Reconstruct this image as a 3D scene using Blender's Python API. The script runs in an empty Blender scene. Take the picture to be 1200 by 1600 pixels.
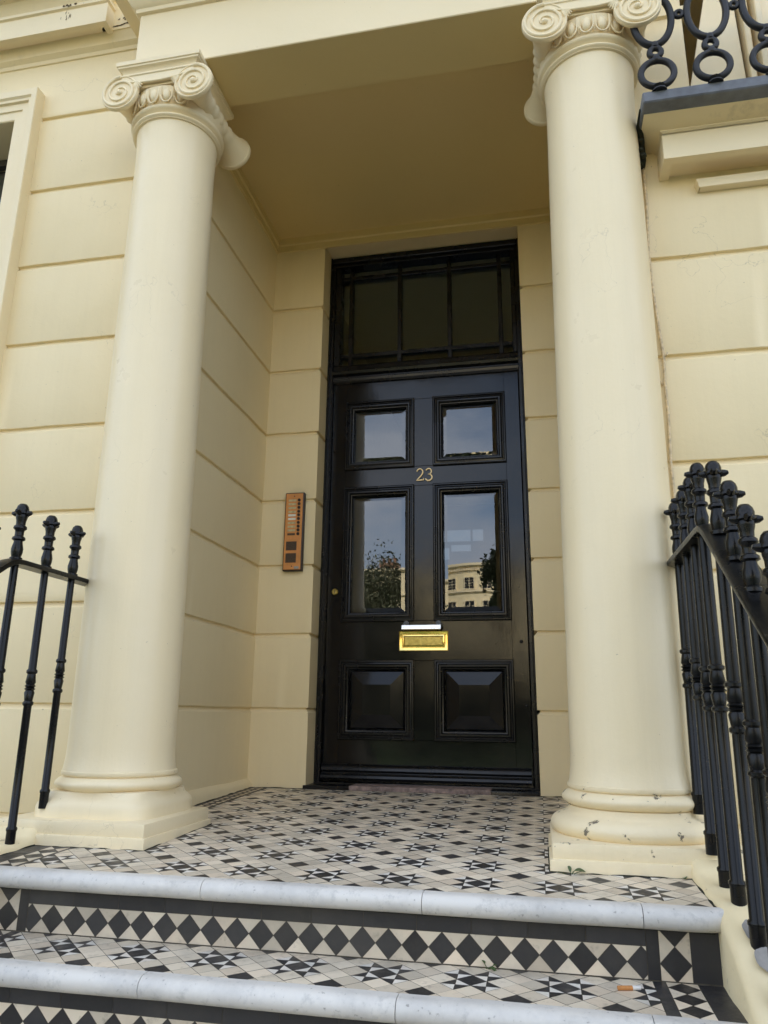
import bpy, bmesh, math, random
from mathutils import Vector, Matrix, noise
R = math.radians
PI = math.pi
S = 1.2                       # all coordinates below are in door-widths; S turns them into metres
rnd = random.Random(7)
scene = bpy.context.scene
C = scene.collection

# ------------------------------------------------------------------ camera
cam_d = bpy.data.cameras.new('camera')
cam = bpy.data.objects.new('camera', cam_d)
C.objects.link(cam)
cam_d.sensor_fit = 'VERTICAL'
cam_d.sensor_height = 24.0
cam_d.lens = 24.0 * 1159.71 / 1600.0
cam_d.clip_start = 0.05
cam_d.clip_end = 3000
right = Vector((0.97973653, 0.19995825, 0.01153421))
fwd = Vector((-0.19590705, 0.94472135, 0.26291062))
up = Vector((0.04167453, -0.25984277, 0.96475125))
rot = Matrix((right, up, -fwd)).transposed()
cam.matrix_world = Matrix.Translation(Vector((1.0149, -3.4271, 0.3165)) * S) @ rot.to_4x4()
scene.camera = cam

# ------------------------------------------------------------------ world and sun
SUN_EL, SUN_AZ = 46.0, 18.0    # degrees; azimuth measured from +Y (behind the house) towards +X
world = bpy.data.worlds.new('World')
scene.world = world
world.use_nodes = True
wn, wl = world.node_tree.nodes, world.node_tree.links
wn.clear()
w_out = wn.new('ShaderNodeOutputWorld')
w_bg = wn.new('ShaderNodeBackground')
w_bg.inputs['Strength'].default_value = 0.12
sky = wn.new('ShaderNodeTexSky')
sky.sky_type = 'NISHITA'
sky.sun_disc = False
sky.sun_elevation = R(SUN_EL)
sky.sun_rotation = R(SUN_AZ)
sky.air_density = 1.0
sky.dust_density = 1.2
wtc = wn.new('ShaderNodeTexCoord')
wmap = wn.new('ShaderNodeMapping')
wmap.inputs['Scale'].default_value = (1.0, 1.0, 2.2)
wmap.inputs['Location'].default_value = (0.35, 0.1, 0.0)
cn = wn.new('ShaderNodeTexNoise')
cn.inputs['Scale'].default_value = 2.3
cn.inputs['Detail'].default_value = 7
cn.inputs['Roughness'].default_value = 0.6
cr = wn.new('ShaderNodeMapRange')
cr.inputs['From Min'].default_value = 0.36
cr.inputs['From Max'].default_value = 0.58
cmix = wn.new('ShaderNodeMixRGB')
cmix.inputs['Color2'].default_value = (4.9, 5.35, 6.2, 1)
wl.new(wtc.outputs['Generated'], wmap.inputs['Vector'])
wl.new(wmap.outputs[0], cn.inputs['Vector'])
wl.new(cn.outputs['Fac'], cr.inputs['Value'])
wl.new(cr.outputs[0], cmix.inputs['Fac'])
wl.new(sky.outputs[0], cmix.inputs['Color1'])
wl.new(cmix.outputs[0], w_bg.inputs['Color'])
wl.new(w_bg.outputs[0], w_out.inputs['Surface'])

sun_d = bpy.data.lights.new('sun', 'SUN')
sun_d.energy = 5.0
sun_d.angle = R(0.5)
sun_d.color = (1.0, 0.95, 0.86)
sun = bpy.data.objects.new('sun', sun_d)
C.objects.link(sun)
sdir = Vector((math.sin(R(SUN_AZ)) * math.cos(R(SUN_EL)), math.cos(R(SUN_AZ)) * math.cos(R(SUN_EL)), math.sin(R(SUN_EL))))
sun.rotation_euler = sdir.to_track_quat('Z', 'Y').to_euler()

scene.view_settings.view_transform = 'Standard'
scene.view_settings.look = 'None'
scene.view_settings.gamma = 1
scene.view_settings.exposure = 1.74
scene.render.engine = 'CYCLES'
scene.cycles.max_bounces = 10
scene.cycles.diffuse_bounces = 6
scene.cycles.caustics_reflective = False
scene.cycles.caustics_refractive = False

# ------------------------------------------------------------------ materials
class NT:
    """small helper round one material's node tree"""
    def __init__(s, name):
        s.m = bpy.data.materials.new(name)
        s.m.use_nodes = True
        s.t = s.m.node_tree
        s.b = s.t.nodes['Principled BSDF']
        s.tc = s.t.nodes.new('ShaderNodeTexCoord')
        s.co = s.tc.outputs['Object']
    def n(s, typ, **kw):
        nd = s.t.nodes.new(typ)
        for k, v in kw.items():
            if k in nd.inputs: nd.inputs[k].default_value = v
            else: setattr(nd, k, v)
        return nd
    def l(s, a, b): s.t.links.new(a, b)
    def noise(s, scale, detail=5, rough=0.55, vec=None, sc3=None):
        nd = s.n('ShaderNodeTexNoise', Scale=scale, Detail=detail, Roughness=rough)
        v = vec or s.co
        if sc3:
            mp = s.n('ShaderNodeMapping'); mp.inputs['Scale'].default_value = sc3
            s.l(v, mp.inputs['Vector']); v = mp.outputs[0]
        s.l(v, nd.inputs['Vector'])
        return nd.outputs['Fac']
    def ramp(s, fac, lo, hi, a=0.0, b=1.0):
        nd = s.n('ShaderNodeMapRange')
        nd.inputs['From Min'].default_value = lo; nd.inputs['From Max'].default_value = hi
        nd.inputs['To Min'].default_value = a; nd.inputs['To Max'].default_value = b
        s.l(fac, nd.inputs['Value'])
        return nd.outputs[0]
    def math(s, op, a, b):
        nd = s.n('ShaderNodeMath', operation=op)
        for i, v in enumerate((a, b)):
            if isinstance(v, (int, float)): nd.inputs[i].default_value = v
            else: s.l(v, nd.inputs[i])
        return nd.outputs[0]
    def mix(s, fac, c1, c2, blend='MIX'):
        nd = s.n('ShaderNodeMixRGB', blend_type=blend)
        for i, v in ((0, fac), (1, c1), (2, c2)):
            if isinstance(v, (int, float)): nd.inputs[i].default_value = v
            elif isinstance(v, tuple): nd.inputs[i].default_value = (*v, 1)
            else: s.l(v, nd.inputs[i])
        return nd.outputs[0]
    def bump(s, h, strength=0.3, dist=0.004, prev=None):
        nd = s.n('ShaderNodeBump', Strength=strength, Distance=dist)
        s.l(h, nd.inputs['Height'])
        if prev: s.l(prev, nd.inputs['Normal'])
        return nd.outputs[0]
    def color(s, v):
        if isinstance(v, tuple): s.b.inputs['Base Color'].default_value = (*v, 1)
        else: s.l(v, s.b.inputs['Base Color'])
    def rough(s, v):
        if isinstance(v, (int, float)): s.b.inputs['Roughness'].default_value = v
        else: s.l(v, s.b.inputs['Roughness'])
    def normal(s, v): s.l(v, s.b.inputs['Normal'])

CREAM = (0.81, 0.685, 0.435)
def mat_paint(name, base=CREAM, chips=0.0, cracks=0.0, rough=0.5, drips=0.0, bumpy=1.0, streak=False):
    m = NT(name)
    big = m.noise(1.3, 4)
    fine = m.noise(55, 4)
    mid = m.noise(7, 6, 0.65)
    dk = tuple(c * k for c, k in zip(base, (0.95, 0.94, 0.90)))
    lt = tuple(min(1, c * 1.04) for c in base)
    col = m.mix(m.ramp(big, 0.15, 0.85), dk, lt)
    col = m.mix(m.ramp(mid, 0.58, 0.8, 0, 0.12), col, (0.62, 0.53, 0.35))
    # sparse specks of dirt
    sp = m.noise(75, 2, 0.5)
    col = m.mix(m.ramp(sp, 0.765, 0.79, 0, 0.5), col, (0.16, 0.13, 0.09))
    h = m.math('ADD', m.math('MULTIPLY', fine, 0.35), mid)
    h = m.math('ADD', h, m.math('MULTIPLY', m.noise(2.6, 3), 0.6))
    if streak:
        st2 = m.noise(30, 5, 0.7, sc3=(1.0, 1.0, 0.06))
        col = m.mix(m.ramp(st2, 0.45, 0.8, 0, 0.08), col, (0.56, 0.46, 0.29))
        sc = m.noise(5.5, 7, 0.75)
        col = m.mix(m.ramp(sc, 0.67, 0.74, 0, 0.15), col, (0.52, 0.44, 0.30))
        h = m.math('ADD', h, m.math('MULTIPLY', st2, 0.5))
    if drips:
        st = m.noise(9, 5, 0.7, sc3=(1.0, 1.0, 0.12))
        msk = m.math('MULTIPLY', m.ramp(st, 0.55, 0.72), m.ramp(m.noise(2.2, 3), 0.5, 0.68))
        col = m.mix(m.math('MULTIPLY', msk, drips), col, (0.20, 0.15, 0.085))
    if cracks:
        vo = m.n('ShaderNodeTexVoronoi', feature='DISTANCE_TO_EDGE', Scale=1.9)
        wv = m.n('ShaderNodeVectorMath', operation='ADD')
        nz = m.n('ShaderNodeTexNoise', Scale=3.0, Detail=6)
        m.l(m.co, nz.inputs['Vector'])
        m.l(m.co, wv.inputs[0]); m.l(nz.outputs['Color'], wv.inputs[1])
        m.l(wv.outputs[0], vo.inputs['Vector'])
        line = m.ramp(vo.outputs['Distance'], 0.0, 0.004, 1, 0)
        msk = m.math('MULTIPLY', line, m.ramp(m.noise(1.7, 2), 0.56, 0.62))
        col = m.mix(m.math('MULTIPLY', msk, cracks), col, (0.30, 0.25, 0.17))
    if chips:
        cf = m.noise(17, 6, 0.65)
        msk = m.ramp(cf, 0.635, 0.65)
        col = m.mix(m.math('MULTIPLY', msk, chips), col, (0.13, 0.115, 0.09))
        h = m.math('SUBTRACT', h, m.math('MULTIPLY', msk, 2.0))
    m.color(col)
    m.rough(m.ramp(mid, 0.3, 0.7, rough - 0.08, rough + 0.1))
    m.normal(m.bump(h, 0.32 * bumpy, 0.004))
    m.b.inputs['Specular IOR Level'].default_value = 0.5
    return m.m

M = {}
M['wall'] = mat_paint('cream_masonry_paint', cracks=0.4, streak=True)
M['porch'] = mat_paint('cream_porch_paint', streak=True)
M['cream_shaded'] = mat_paint('cream_shade_paint', base=(0.73, 0.58, 0.28))  # cream darkened and yellowed to carry the shade under the porch roof
M['column'] = mat_paint('cream_column_gloss', base=(0.82, 0.70, 0.47), cracks=0.28, rough=0.34, streak=True)
M['column_chip'] = mat_paint('chipped_cream_gloss', base=(0.82, 0.70, 0.47), chips=0.9, rough=0.42, bumpy=2.2, streak=True)
M['trim'] = mat_paint('cream_trim_paint', base=(0.82, 0.70, 0.47))
M['trim_stained'] = mat_paint('stained_cream_paint', drips=0.4)
M['kerb'] = mat_paint('cream_kerb_paint', chips=0.5, bumpy=2.0)

def mat_black_gloss(name, rough=0.11, bumpy=1.0, chip=0.0, base=(0.007, 0.007, 0.008), spec=0.36):
    m = NT(name)
    g = m.noise(6, 4, 0.5, sc3=(1.0, 1.0, 1.0))
    f = m.noise(70, 3, 0.5, sc3=(1.0, 1.0, 0.25))
    h = m.math('ADD', m.math('MULTIPLY', f, 0.12), g)
    m.normal(m.bump(h, 0.22 * bumpy, 0.003))
    col = base
    if chip:
        e = m.noise(26, 5, 0.7)
        col = m.mix(m.ramp(e, 0.70, 0.74, 0, chip), base, (0.16, 0.14, 0.11))
    m.color(col)
    m.rough(m.ramp(m.noise(4, 5, 0.6), 0.35, 0.7, rough * 0.75, rough * 1.6))
    m.b.inputs['Specular IOR Level'].default_value = spec
    return m.m
M['door'] = mat_black_gloss('black_door_gloss', chip=0.35)
M['door_mould'] = mat_black_gloss('black_moulding_gloss', rough=0.24, chip=0.25)
M['iron'] = mat_black_gloss('black_iron_paint', rough=0.24, bumpy=3.5, chip=0.3, base=(0.005, 0.005, 0.005), spec=0.27)
M['iron_balcony'] = mat_black_gloss('dark_balcony_iron', rough=0.4, bumpy=2.5, chip=0.4, base=(0.010, 0.010, 0.012), spec=0.35)

def mat_simple(name, col, rough=0.5, metal=0.0, var=0.12, nscale=20, bump=0.15, bdist=0.002):
    m = NT(name)
    f = m.noise(nscale, 5, 0.6)
    lo = tuple(c * (1 - var) for c in col); hi = tuple(min(1, c * (1 + var)) for c in col)
    m.color(m.mix(m.ramp(f, 0.3, 0.7), lo, hi))
    m.rough(m.ramp(f, 0.3, 0.7, max(0.02, rough - 0.06), rough + 0.08))
    m.b.inputs['Metallic'].default_value = metal
    m.normal(m.bump(f, bump, bdist))
    return m.m
M['brass'] = mat_simple('polished_brass', (0.83, 0.62, 0.20), 0.16, 1.0, 0.10, 30)
M['brass_old'] = mat_simple('tarnished_brass', (0.42, 0.33, 0.10), 0.34, 1.0, 0.35, 60, 0.5)
M['brass_number'] = mat_simple('worn_pale_brass', (0.62, 0.47, 0.25), 0.42, 0.8, 0.2, 90)
M['chrome'] = mat_simple('pale_polished_metal', (0.88, 0.86, 0.80), 0.30, 1.0, 0.06, 30)
M['lead'] = mat_simple('grey_lead_sheet', (0.115, 0.125, 0.145), 0.55, 0.0, 0.35, 14, 0.4, 0.004)
M['copper'] = mat_simple('copper_faceplate', (0.62, 0.27, 0.085), 0.42, 0.2, 0.14, 18)
M['bronze_dark'] = mat_simple('dark_bronze_case', (0.035, 0.024, 0.02), 0.4, 0.2, 0.2, 30)
M['grille'] = mat_simple('brown_speaker_mesh', (0.085, 0.055, 0.035), 0.7, 0.0, 0.5, 260, 0.8)
M['paper'] = mat_simple('yellowed_name_card', (0.50, 0.42, 0.24), 0.6, 0, 0.25, 60)
M['paper_white'] = mat_simple('white_name_card', (0.72, 0.72, 0.66), 0.6, 0, 0.08, 60)
M['sticker'] = mat_simple('grey_sticker', (0.30, 0.31, 0.31), 0.5, 0, 0.4, 300)
M['stone_red'] = mat_simple('worn_red_stone', (0.22, 0.165, 0.15), 0.75, 0, 0.6, 30, 0.9, 0.004)
M['grout'] = mat_simple('grey_grout', (0.105, 0.092, 0.07), 0.9, 0, 0.35, 40, 0.6)
M['cable'] = mat_simple('dusty_beige_cable', (0.62, 0.50, 0.32), 0.7, 0, 0.35, 60)
M['dark'] = mat_simple('dark_interior_paint', (0.05, 0.047, 0.042), 0.8, 0, 0.1)
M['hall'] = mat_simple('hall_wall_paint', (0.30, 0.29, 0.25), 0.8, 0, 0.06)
M['pot'] = mat_simple('dull_terracotta', (0.12, 0.035, 0.03), 0.7, 0, 0.2)
M['cement'] = mat_simple('grey_cement_patch', (0.27, 0.255, 0.235), 0.8, 0, 0.15, 50, 0.6)
M['dark_matte'] = mat_simple('dark_matte_crust', (0.016, 0.018, 0.008), 0.95, 0, 0.6, 80, 1.0, 0.006)
M['mould'] = mat_simple('black_mould', (0.10, 0.07, 0.035), 0.9, 0, 0.5, 80, 0.6)
M['leaf'] = mat_simple('weed_leaf', (0.06, 0.095, 0.03), 0.5, 0, 0.3, 60)
M['cig_paper'] = mat_simple('cigarette_paper', (0.72, 0.70, 0.66), 0.7, 0, 0.06)
M['cig_filter'] = mat_simple('cigarette_filter', (0.52, 0.22, 0.06), 0.7, 0, 0.15, 120)
M['rust'] = mat_simple('rusty_iron', (0.20, 0.06, 0.025), 0.7, 0, 0.3, 60)

def mat_marble():
    m = NT('pale_grey_marble')
    n1 = m.noise(5, 8, 0.7); n2 = m.noise(24, 6, 0.7); n3 = m.noise(80, 3)
    col = m.mix(m.ramp(n1, 0.42, 0.68), (0.68, 0.655, 0.605), (0.52, 0.505, 0.475))
    col = m.mix(m.ramp(n2, 0.56, 0.74, 0, 0.55), col, (0.30, 0.30, 0.29))
    col = m.mix(m.ramp(n3, 0.66, 0.74, 0, 0.6), col, (0.14, 0.13, 0.11))
    n4 = m.noise(3.1, 6, 0.7, sc3=(1.0, 2.5, 2.5))
    col = m.mix(m.ramp(n4, 0.55, 0.75, 0, 0.4), col, (0.36, 0.34, 0.29))
    m.color(col); m.rough(0.5)
    m.normal(m.bump(m.math('ADD', n2, n1), 0.25, 0.003))
    return m.m
M['marble'] = mat_marble()

def mat_tile(name, base, var, dirt):
    m = NT(name)
    at = m.n('ShaderNodeAttribute', attribute_name='tone')
    sep = m.n('ShaderNodeSeparateColor'); m.l(at.outputs['Color'], sep.inputs[0])
    lo = tuple(c * (1 - var) for c in base)
    hi = tuple(min(1, c * (1 + var)) for c in base)
    col = m.mix(sep.outputs[0], lo, hi)
    col = m.mix(m.math('MULTIPLY', sep.outputs[1], 0.22), col, (base[0] * 1.08, base[1] * 0.88, base[2] * 0.74))
    big = m.noise(2.6, 6, 0.65)
    col = m.mix(m.ramp(big, 0.46, 0.70, 0, dirt), col, (0.20, 0.18, 0.14))
    f = m.noise(34, 5, 0.65)
    col = m.mix(m.ramp(f, 0.58, 0.74, 0, dirt * 0.8), col, (0.12, 0.105, 0.08))
    m.color(col)
    m.rough(m.ramp(f, 0.3, 0.7, 0.34, 0.62))
    m.normal(m.bump(f, 0.25, 0.0015))
    return m.m
M['tile_light'] = mat_tile('buff_tile', (0.68, 0.595, 0.46), 0.19, 0.5)
M['tile_white'] = mat_tile('white_tile', (0.72, 0.68, 0.60), 0.12, 0.45)
M['tile_black'] = mat_tile('black_tile', (0.026, 0.025, 0.026), 0.35, 0.18)

def mat_glass(name, tint=(0.92, 0.95, 0.95), f0=0.105, gt=(0.98, 0.99, 1.0)):
    m = NT(name)
    t = m.t
    t.nodes.remove(m.b)
    tr = m.n('ShaderNodeBsdfTransparent'); tr.inputs['Color'].default_value = (*tint, 1)
    gl = m.n('ShaderNodeBsdfGlossy'); gl.inputs['Roughness'].default_value = 0.006
    gl.inputs['Color'].default_value = (*gt, 1)
    lw = m.n('ShaderNodeLayerWeight'); lw.inputs['Blend'].default_value = 0.5
    p = m.math('POWER', lw.outputs['Facing'], 4.0)
    fac = m.math('ADD', m.math('MULTIPLY', p, 0.8), f0)
    ms = m.n('ShaderNodeMixShader')
    m.l(fac, ms.inputs[0]); m.l(tr.outputs[0], ms.inputs[1]); m.l(gl.outputs[0], ms.inputs[2])
    bp = m.bump(m.noise(1.6, 2), 0.05, 0.004)
    m.l(bp, gl.inputs['Normal'])
    out = [n for n in t.nodes if n.type == 'OUTPUT_MATERIAL'][0]
    m.l(ms.outputs[0], out.inputs['Surface'])
    return m.m
M['glass'] = mat_glass('window_glass')
M['glass_old'] = mat_glass('dusty_fanlight_glass', (0.8, 0.84, 0.84), 0.10, (0.72, 0.86, 1.0))

def mat_emit(name, col, strength):
    m = NT(name)
    m.color((0.02, 0.02, 0.02))
    m.b.inputs['Emission Color'].default_value = (*col, 1)
    m.b.inputs['Emission Strength'].default_value = strength
    return m.m
M['glow_pane'] = mat_emit('glowing_pane', (0.62, 0.80, 1.0), 0.03)  # faint emission standing in for daylight behind the panes

def mat_foliage(name, base):
    m = NT(name)
    at = m.n('ShaderNodeAttribute', attribute_name='tone')
    sep = m.n('ShaderNodeSeparateColor'); m.l(at.outputs['Color'], sep.inputs[0])
    m.color(m.mix(sep.outputs[0], tuple(c * 0.6 for c in base), tuple(c * 1.5 for c in base)))
    m.rough(0.6)
    return m.m
M['foliage'] = mat_foliage('bush_leaves', (0.15, 0.155, 0.09))
M['foliage_dark'] = mat_foliage('tree_leaves', (0.035, 0.045, 0.02))
M['bark'] = mat_simple('tree_bark', (0.11, 0.085, 0.06), 0.9, 0, 0.4, 9, 0.8, 0.02)
M['asphalt'] = mat_simple('asphalt', (0.05, 0.05, 0.052), 0.9, 0, 0.25, 30, 0.5)
M['paving'] = mat_simple('paving_slabs', (0.17, 0.16, 0.14), 0.85, 0, 0.2, 5, 0.4)
M['lawn'] = mat_simple('lawn_grass', (0.06, 0.10, 0.03), 0.9, 0, 0.4, 4, 0.6)
M['ground'] = mat_simple('town_ground', (0.10, 0.10, 0.085), 0.9, 0, 0.25, 1, 0.2)
M['brick'] = mat_simple('chimney_brick', (0.30, 0.16, 0.10), 0.9, 0, 0.25, 12, 0.4)

# ------------------------------------------------------------------ mesh helpers
WLOC = {}
def empty(name, loc, label=None, cat=None, group=None):
    o = bpy.data.objects.new(name, None)
    o.empty_display_size = 0.1
    C.objects.link(o)
    o.location = Vector(loc) * S
    WLOC[o] = Vector(loc)
    if label: o['label'] = label
    if cat: o['category'] = cat
    if group: o['group'] = group
    return o

def tag(o, label, cat, group=None):
    o['label'] = label; o['category'] = cat
    if group: o['group'] = group
    return o

class MB:
    def __init__(s): s.bm = bmesh.new(); s.mi = 0
    def face(s, vs):
        try:
            f = s.bm.faces.new(vs); f.material_index = s.mi; return f
        except ValueError: return None
    def v(s, co): return s.bm.verts.new(co)
    def box(s, x0, x1, y0, y1, z0, z1, bev=0.0, seg=1, mat=None):
        vs = [s.v((x, y, z)) for z in (z0, z1) for y in (y0, y1) for x in (x0, x1)]
        if mat is not None:
            for q in vs: q.co = mat @ q.co
        idx = [(0, 2, 3, 1), (4, 5, 7, 6), (0, 1, 5, 4), (1, 3, 7, 5), (3, 2, 6, 7), (2, 0, 4, 6)]
        fs = [s.face([vs[i] for i in q]) for q in idx]
        if bev > 0:
            es = list({e for f in fs for e in f.edges})
            r = bmesh.ops.bevel(s.bm, geom=es, offset=bev, segments=seg, profile=0.6, affect='EDGES')
            for f in r['faces']: f.material_index = s.mi
        return s
    def lathe(s, prof, c=(0, 0, 0), n=48, axis='z', sup=2.0, lean=(0, 0), capped=True, wob=0.0):
        """revolve (radius, height) pairs; sup > 2 squares the section"""
        rings = []
        for r, h in prof:
            ring = []
            for k in range(n):
                a = 2 * PI * k / n
                ca, sa = math.cos(a), math.sin(a)
                q = (abs(ca) ** sup + abs(sa) ** sup) ** (-1.0 / sup)
                rr = r * q
                if wob: rr *= 1 + wob * noise.noise((ca * 2.0, sa * 2.0, h * 5.0))
                x, y = rr * ca, rr * sa
                if axis == 'z': p = (c[0] + x + lean[0] * h, c[1] + y + lean[1] * h, c[2] + h)
                else: p = (c[0] + x, c[1] + h, c[2] + y)
                ring.append(s.v(p))
            rings.append(ring)
        for a, b in zip(rings, rings[1:]):
            for k in range(n):
                q = [a[k], a[(k + 1) % n], b[(k + 1) % n], b[k]]
                s.face(q if axis == 'z' else q[::-1])
        if capped:
            s.face(rings[0][::-1] if axis == 'z' else rings[0])
            s.face(rings[-1] if axis == 'z' else rings[-1][::-1])
        return s
    def tube(s, pts, r, n=8, closed=False, capped=True, flat=None):
        pts = [Vector(p) for p in pts]
        N = len(pts)
        rad = r if isinstance(r, (list, tuple)) else [r] * N
        rings = []; prev = None
        for i, p in enumerate(pts):
            if closed: d = pts[(i + 1) % N] - pts[i - 1]
            else: d = pts[min(i + 1, N - 1)] - pts[max(i - 1, 0)]
            d.normalize()
            if prev is None:
                u = d.orthogonal().normalized()
                if flat: u = (Vector(flat) - d * d.dot(Vector(flat))).normalized()
            else:
                u = prev - d * prev.dot(d)
                u = u.normalized() if u.length > 1e-6 else d.orthogonal().normalized()
            prev = u
            w = d.cross(u)
            rings.append([s.v(p + (u * math.cos(2 * PI * k / n) + w * math.sin(2 * PI * k / n)) * rad[i]) for k in range(n)])
        m = N if closed else N - 1
        for i in range(m):
            a, b = rings[i], rings[(i + 1) % N]
            for k in range(n): s.face([a[k], a[(k + 1) % n], b[(k + 1) % n], b[k]])
        if not closed and capped:
            s.face(rings[0][::-1]); s.face(rings[-1])
        return s
    def prism(s, poly, y0, y1, to3=None):
        """poly of (a, b) -> (a, y, b) by default, extruded from y0 to y1"""
        f3 = to3 or (lambda a, b, t: (a, t, b))
        A = [s.v(f3(a, b, y0)) for a, b in poly]; B = [s.v(f3(a, b, y1)) for a, b in poly]
        n = len(poly)
        s.face(A); s.face(B[::-1])
        for k in range(n): s.face([A[k], B[k], B[(k + 1) % n], A[(k + 1) % n]])
        return s
    def sweep(s, path, prof, closed=False, step=0.0, wob=0.0, capped=False):
        """carry (offset, z) pairs along a plan path; offset goes to the right hand of travel"""
        P = [Vector((p[0], p[1])) for p in path]
        n = len(P)
        nodes = []
        for i in range(n):
            if closed: d0 = (P[i] - P[i - 1]).normalized(); d1 = (P[(i + 1) % n] - P[i]).normalized()
            else:
                d1 = (P[i + 1] - P[i]).normalized() if i < n - 1 else None
                d0 = (P[i] - P[i - 1]).normalized() if i > 0 else d1
                if d1 is None: d1 = d0
            n0 = Vector((d0.y, -d0.x)); n1 = Vector((d1.y, -d1.x))
            mt = (n0 + n1)
            mt = mt / max(0.2, (1 + n0.dot(n1)))
            nodes.append((P[i], mt, 0))
            if step and (i < n - 1 or closed):
                L = (P[(i + 1) % n] - P[i]).length
                k = int(L / step)
                for j in range(1, k): nodes.append((P[i].lerp(P[(i + 1) % n], j / k), n1, 1))
        cols = []
        for p, mt, mid in nodes:
            col = []
            for j, (o, z) in enumerate(prof):
                dz = oo = 0
                if wob:
                    dz = wob * noise.noise((p.x * 9 + z * 31, p.y * 9, z * 17))
                    oo = (0.35 if o < -0.004 else 0.0) * wob * noise.noise((p.x * 14, p.y * 14 + z * 23, z * 29 + 5))
                q = p + mt * (o + oo)
                col.append(s.v((q.x, q.y, z + dz)))
            cols.append(col)
        m = len(cols)
        for i in range(m if closed else m - 1):
            a, b = cols[i], cols[(i + 1) % m]
            for j in range(len(prof) - 1): s.face([a[j], b[j], b[j + 1], a[j + 1]])
        if capped and not closed:
            s.face(cols[0]); s.face(cols[-1][::-1])
        return s
    def fin(s, name, mat, parent=None, smooth=None, loc=None, tones=None):
        me = bpy.data.meshes.new(name)
        base = WLOC.get(parent, Vector((0, 0, 0))) if parent is not None else Vector((0, 0, 0))
        if loc is not None: base = Vector(loc)
        for q in s.bm.verts: q.co = (q.co - base) * S
        bmesh.ops.recalc_face_normals(s.bm, faces=s.bm.faces) if smooth is not None else None
        s.bm.to_mesh(me); s.bm.free()
        for k in (mat if isinstance(mat, (list, tuple)) else [mat]): me.materials.append(M[k])
        if smooth is not None:
            me.polygons.foreach_set('use_smooth', [True] * len(me.polygons))
            me.set_sharp_from_angle(angle=R(smooth))
        o = bpy.data.objects.new(name, me)
        C.objects.link(o)
        if parent is not None: o.parent = parent
        WLOC[o] = base
        if loc is not None and parent is None: o.location = base * S
        return o

def structure(o): o['kind'] = 'structure'; return o

SL = 0.0285
def floor_z(y): return SL * (y + 0.144)

# ------------------------------------------------------------------ the ground outside
GZ = -1.0
b = MB(); N = 24
b.box(-900, 900, -900, 900, GZ - 0.6, GZ - 0.16)
structure(b.fin('ground', 'ground', smooth=30))
b = MB(); b.box(-60, 60, -5.2, -1.215, GZ - 0.3, GZ)
structure(b.fin('pavement', 'paving', smooth=30))
b = MB(); b.box(-60, 60, -12.0, -5.21, GZ - 0.4, GZ - 0.12)
structure(b.fin('road', 'asphalt', smooth=30))
b = MB(); b.box(-60, 60, -46, -12.01, GZ - 0.3, GZ + 0.02)
structure(b.fin('lawn', 'lawn', smooth=30))

# ------------------------------------------------------------------ the house
house = empty('terraced_house', (0.5, 3.0, GZ), 'cream stucco terraced house with a columned porch round the black door', 'house')
GR = [0.3405, 0.672, 0.994, 1.314, 1.66, 2.0, 2.351, 2.709]
def groove_prof(zs, z0, z1, d=0.013, h=0.021):
    pr = [(0, z0)]
    for z in sorted(zs):
        if z - h <= z0 or z >= z1: continue
        pr += [(0.0, z - h), (-0.0025, z - h + 0.0015), (-d * 0.9, z - h * 0.42), (-d, z - 0.003), (-d * 0.9, z - 0.001), (-0.001, z), (0, z + 0.002)]
    pr.append((0, z1))
    return pr
lows = [0.004 - 0.336 * k for k in range(0, 9)]
YF = -1.205; AL = -0.268; AR = 1.268; YR = -0.144
XG = -0.46
# masonry core and the left facade, with its window opening
WX0, WX1, WZ0, WZ1 = -1.95, -1.05, 0.70, 2.703
b = MB()
for bx in [(WX1 + 0.01, AL - 0.02, YF + 0.02, 8, -3, 12), (-9, WX0 - 0.01, YF + 0.02, 8, -3, 12), (WX0 - 0.01, WX1 + 0.01, YF + 0.021, 7.99, -3, WZ0 - 0.01), (WX0 - 0.01, WX1 + 0.01, YF + 0.021, 7.99, WZ1 + 0.01, 12), (WX0 - 0.01, WX1 + 0.01, 0.5, 7.98, WZ0 - 0.01, WZ1 + 0.01)]:
    b.box(*bx)
b.fin('wall', 'wall', house, smooth=30)
b = MB()
b.sweep([(-9, YF), (XG, YF)], groove_prof(GR + lows, -3.0, WZ0), step=0.0)
b.sweep([(WX1, YF), (XG, YF)], groove_prof(GR, WZ0, 2.73), step=0.03, wob=0.0022)
b.sweep([(-9, YF), (WX0, YF)], groove_prof(GR, WZ0, 2.73))
b.sweep([(-9, YF), (XG, YF)], groove_prof(GR, 2.73, 3.06), step=0.03, wob=0.0022)
b.sweep([(-9, YF), (XG, YF)], [(0, 3.06), (0, 12)])
b.fin('wall', 'wall', house, smooth=28)
b = MB(); b.box(XG, AL - 0.0, YF, YF + 0.1, -3, 3.2)
b.fin('wall', 'wall', house, smooth=28)
# right facade
GRR = [1.747, 1.403, 1.056, 0.726, 0.39, 0.05, -0.29, -0.63, -0.97]
b = MB()
for bx in [(AR + 0.02, 1.60, YF + 0.02, 8, -3, 12), (1.60, 9, YF + 0.02, 8, -3, 2.16), (1.60, 9, 1.5, 8, 2.16, 12), (1.605, 9, -1.1, 1.5, 2.95, 12)]:
    b.box(*bx)
b.fin('wall', 'wall', house, smooth=30)
b = MB()
b.sweep([(AR, YF), (9, YF)], groove_prof(GRR, -3.0, 2.18), step=0.03, wob=0.003)
b.sweep([(AR, YF), (1.60, YF), (1.60, 1.4)], [(0, 2.18), (0, 2.695), (0.012, 2.70), (0.012, 2.73), (0, 2.735), (0, 12)])
b.fin('wall', 'wall', house, smooth=28)
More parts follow.
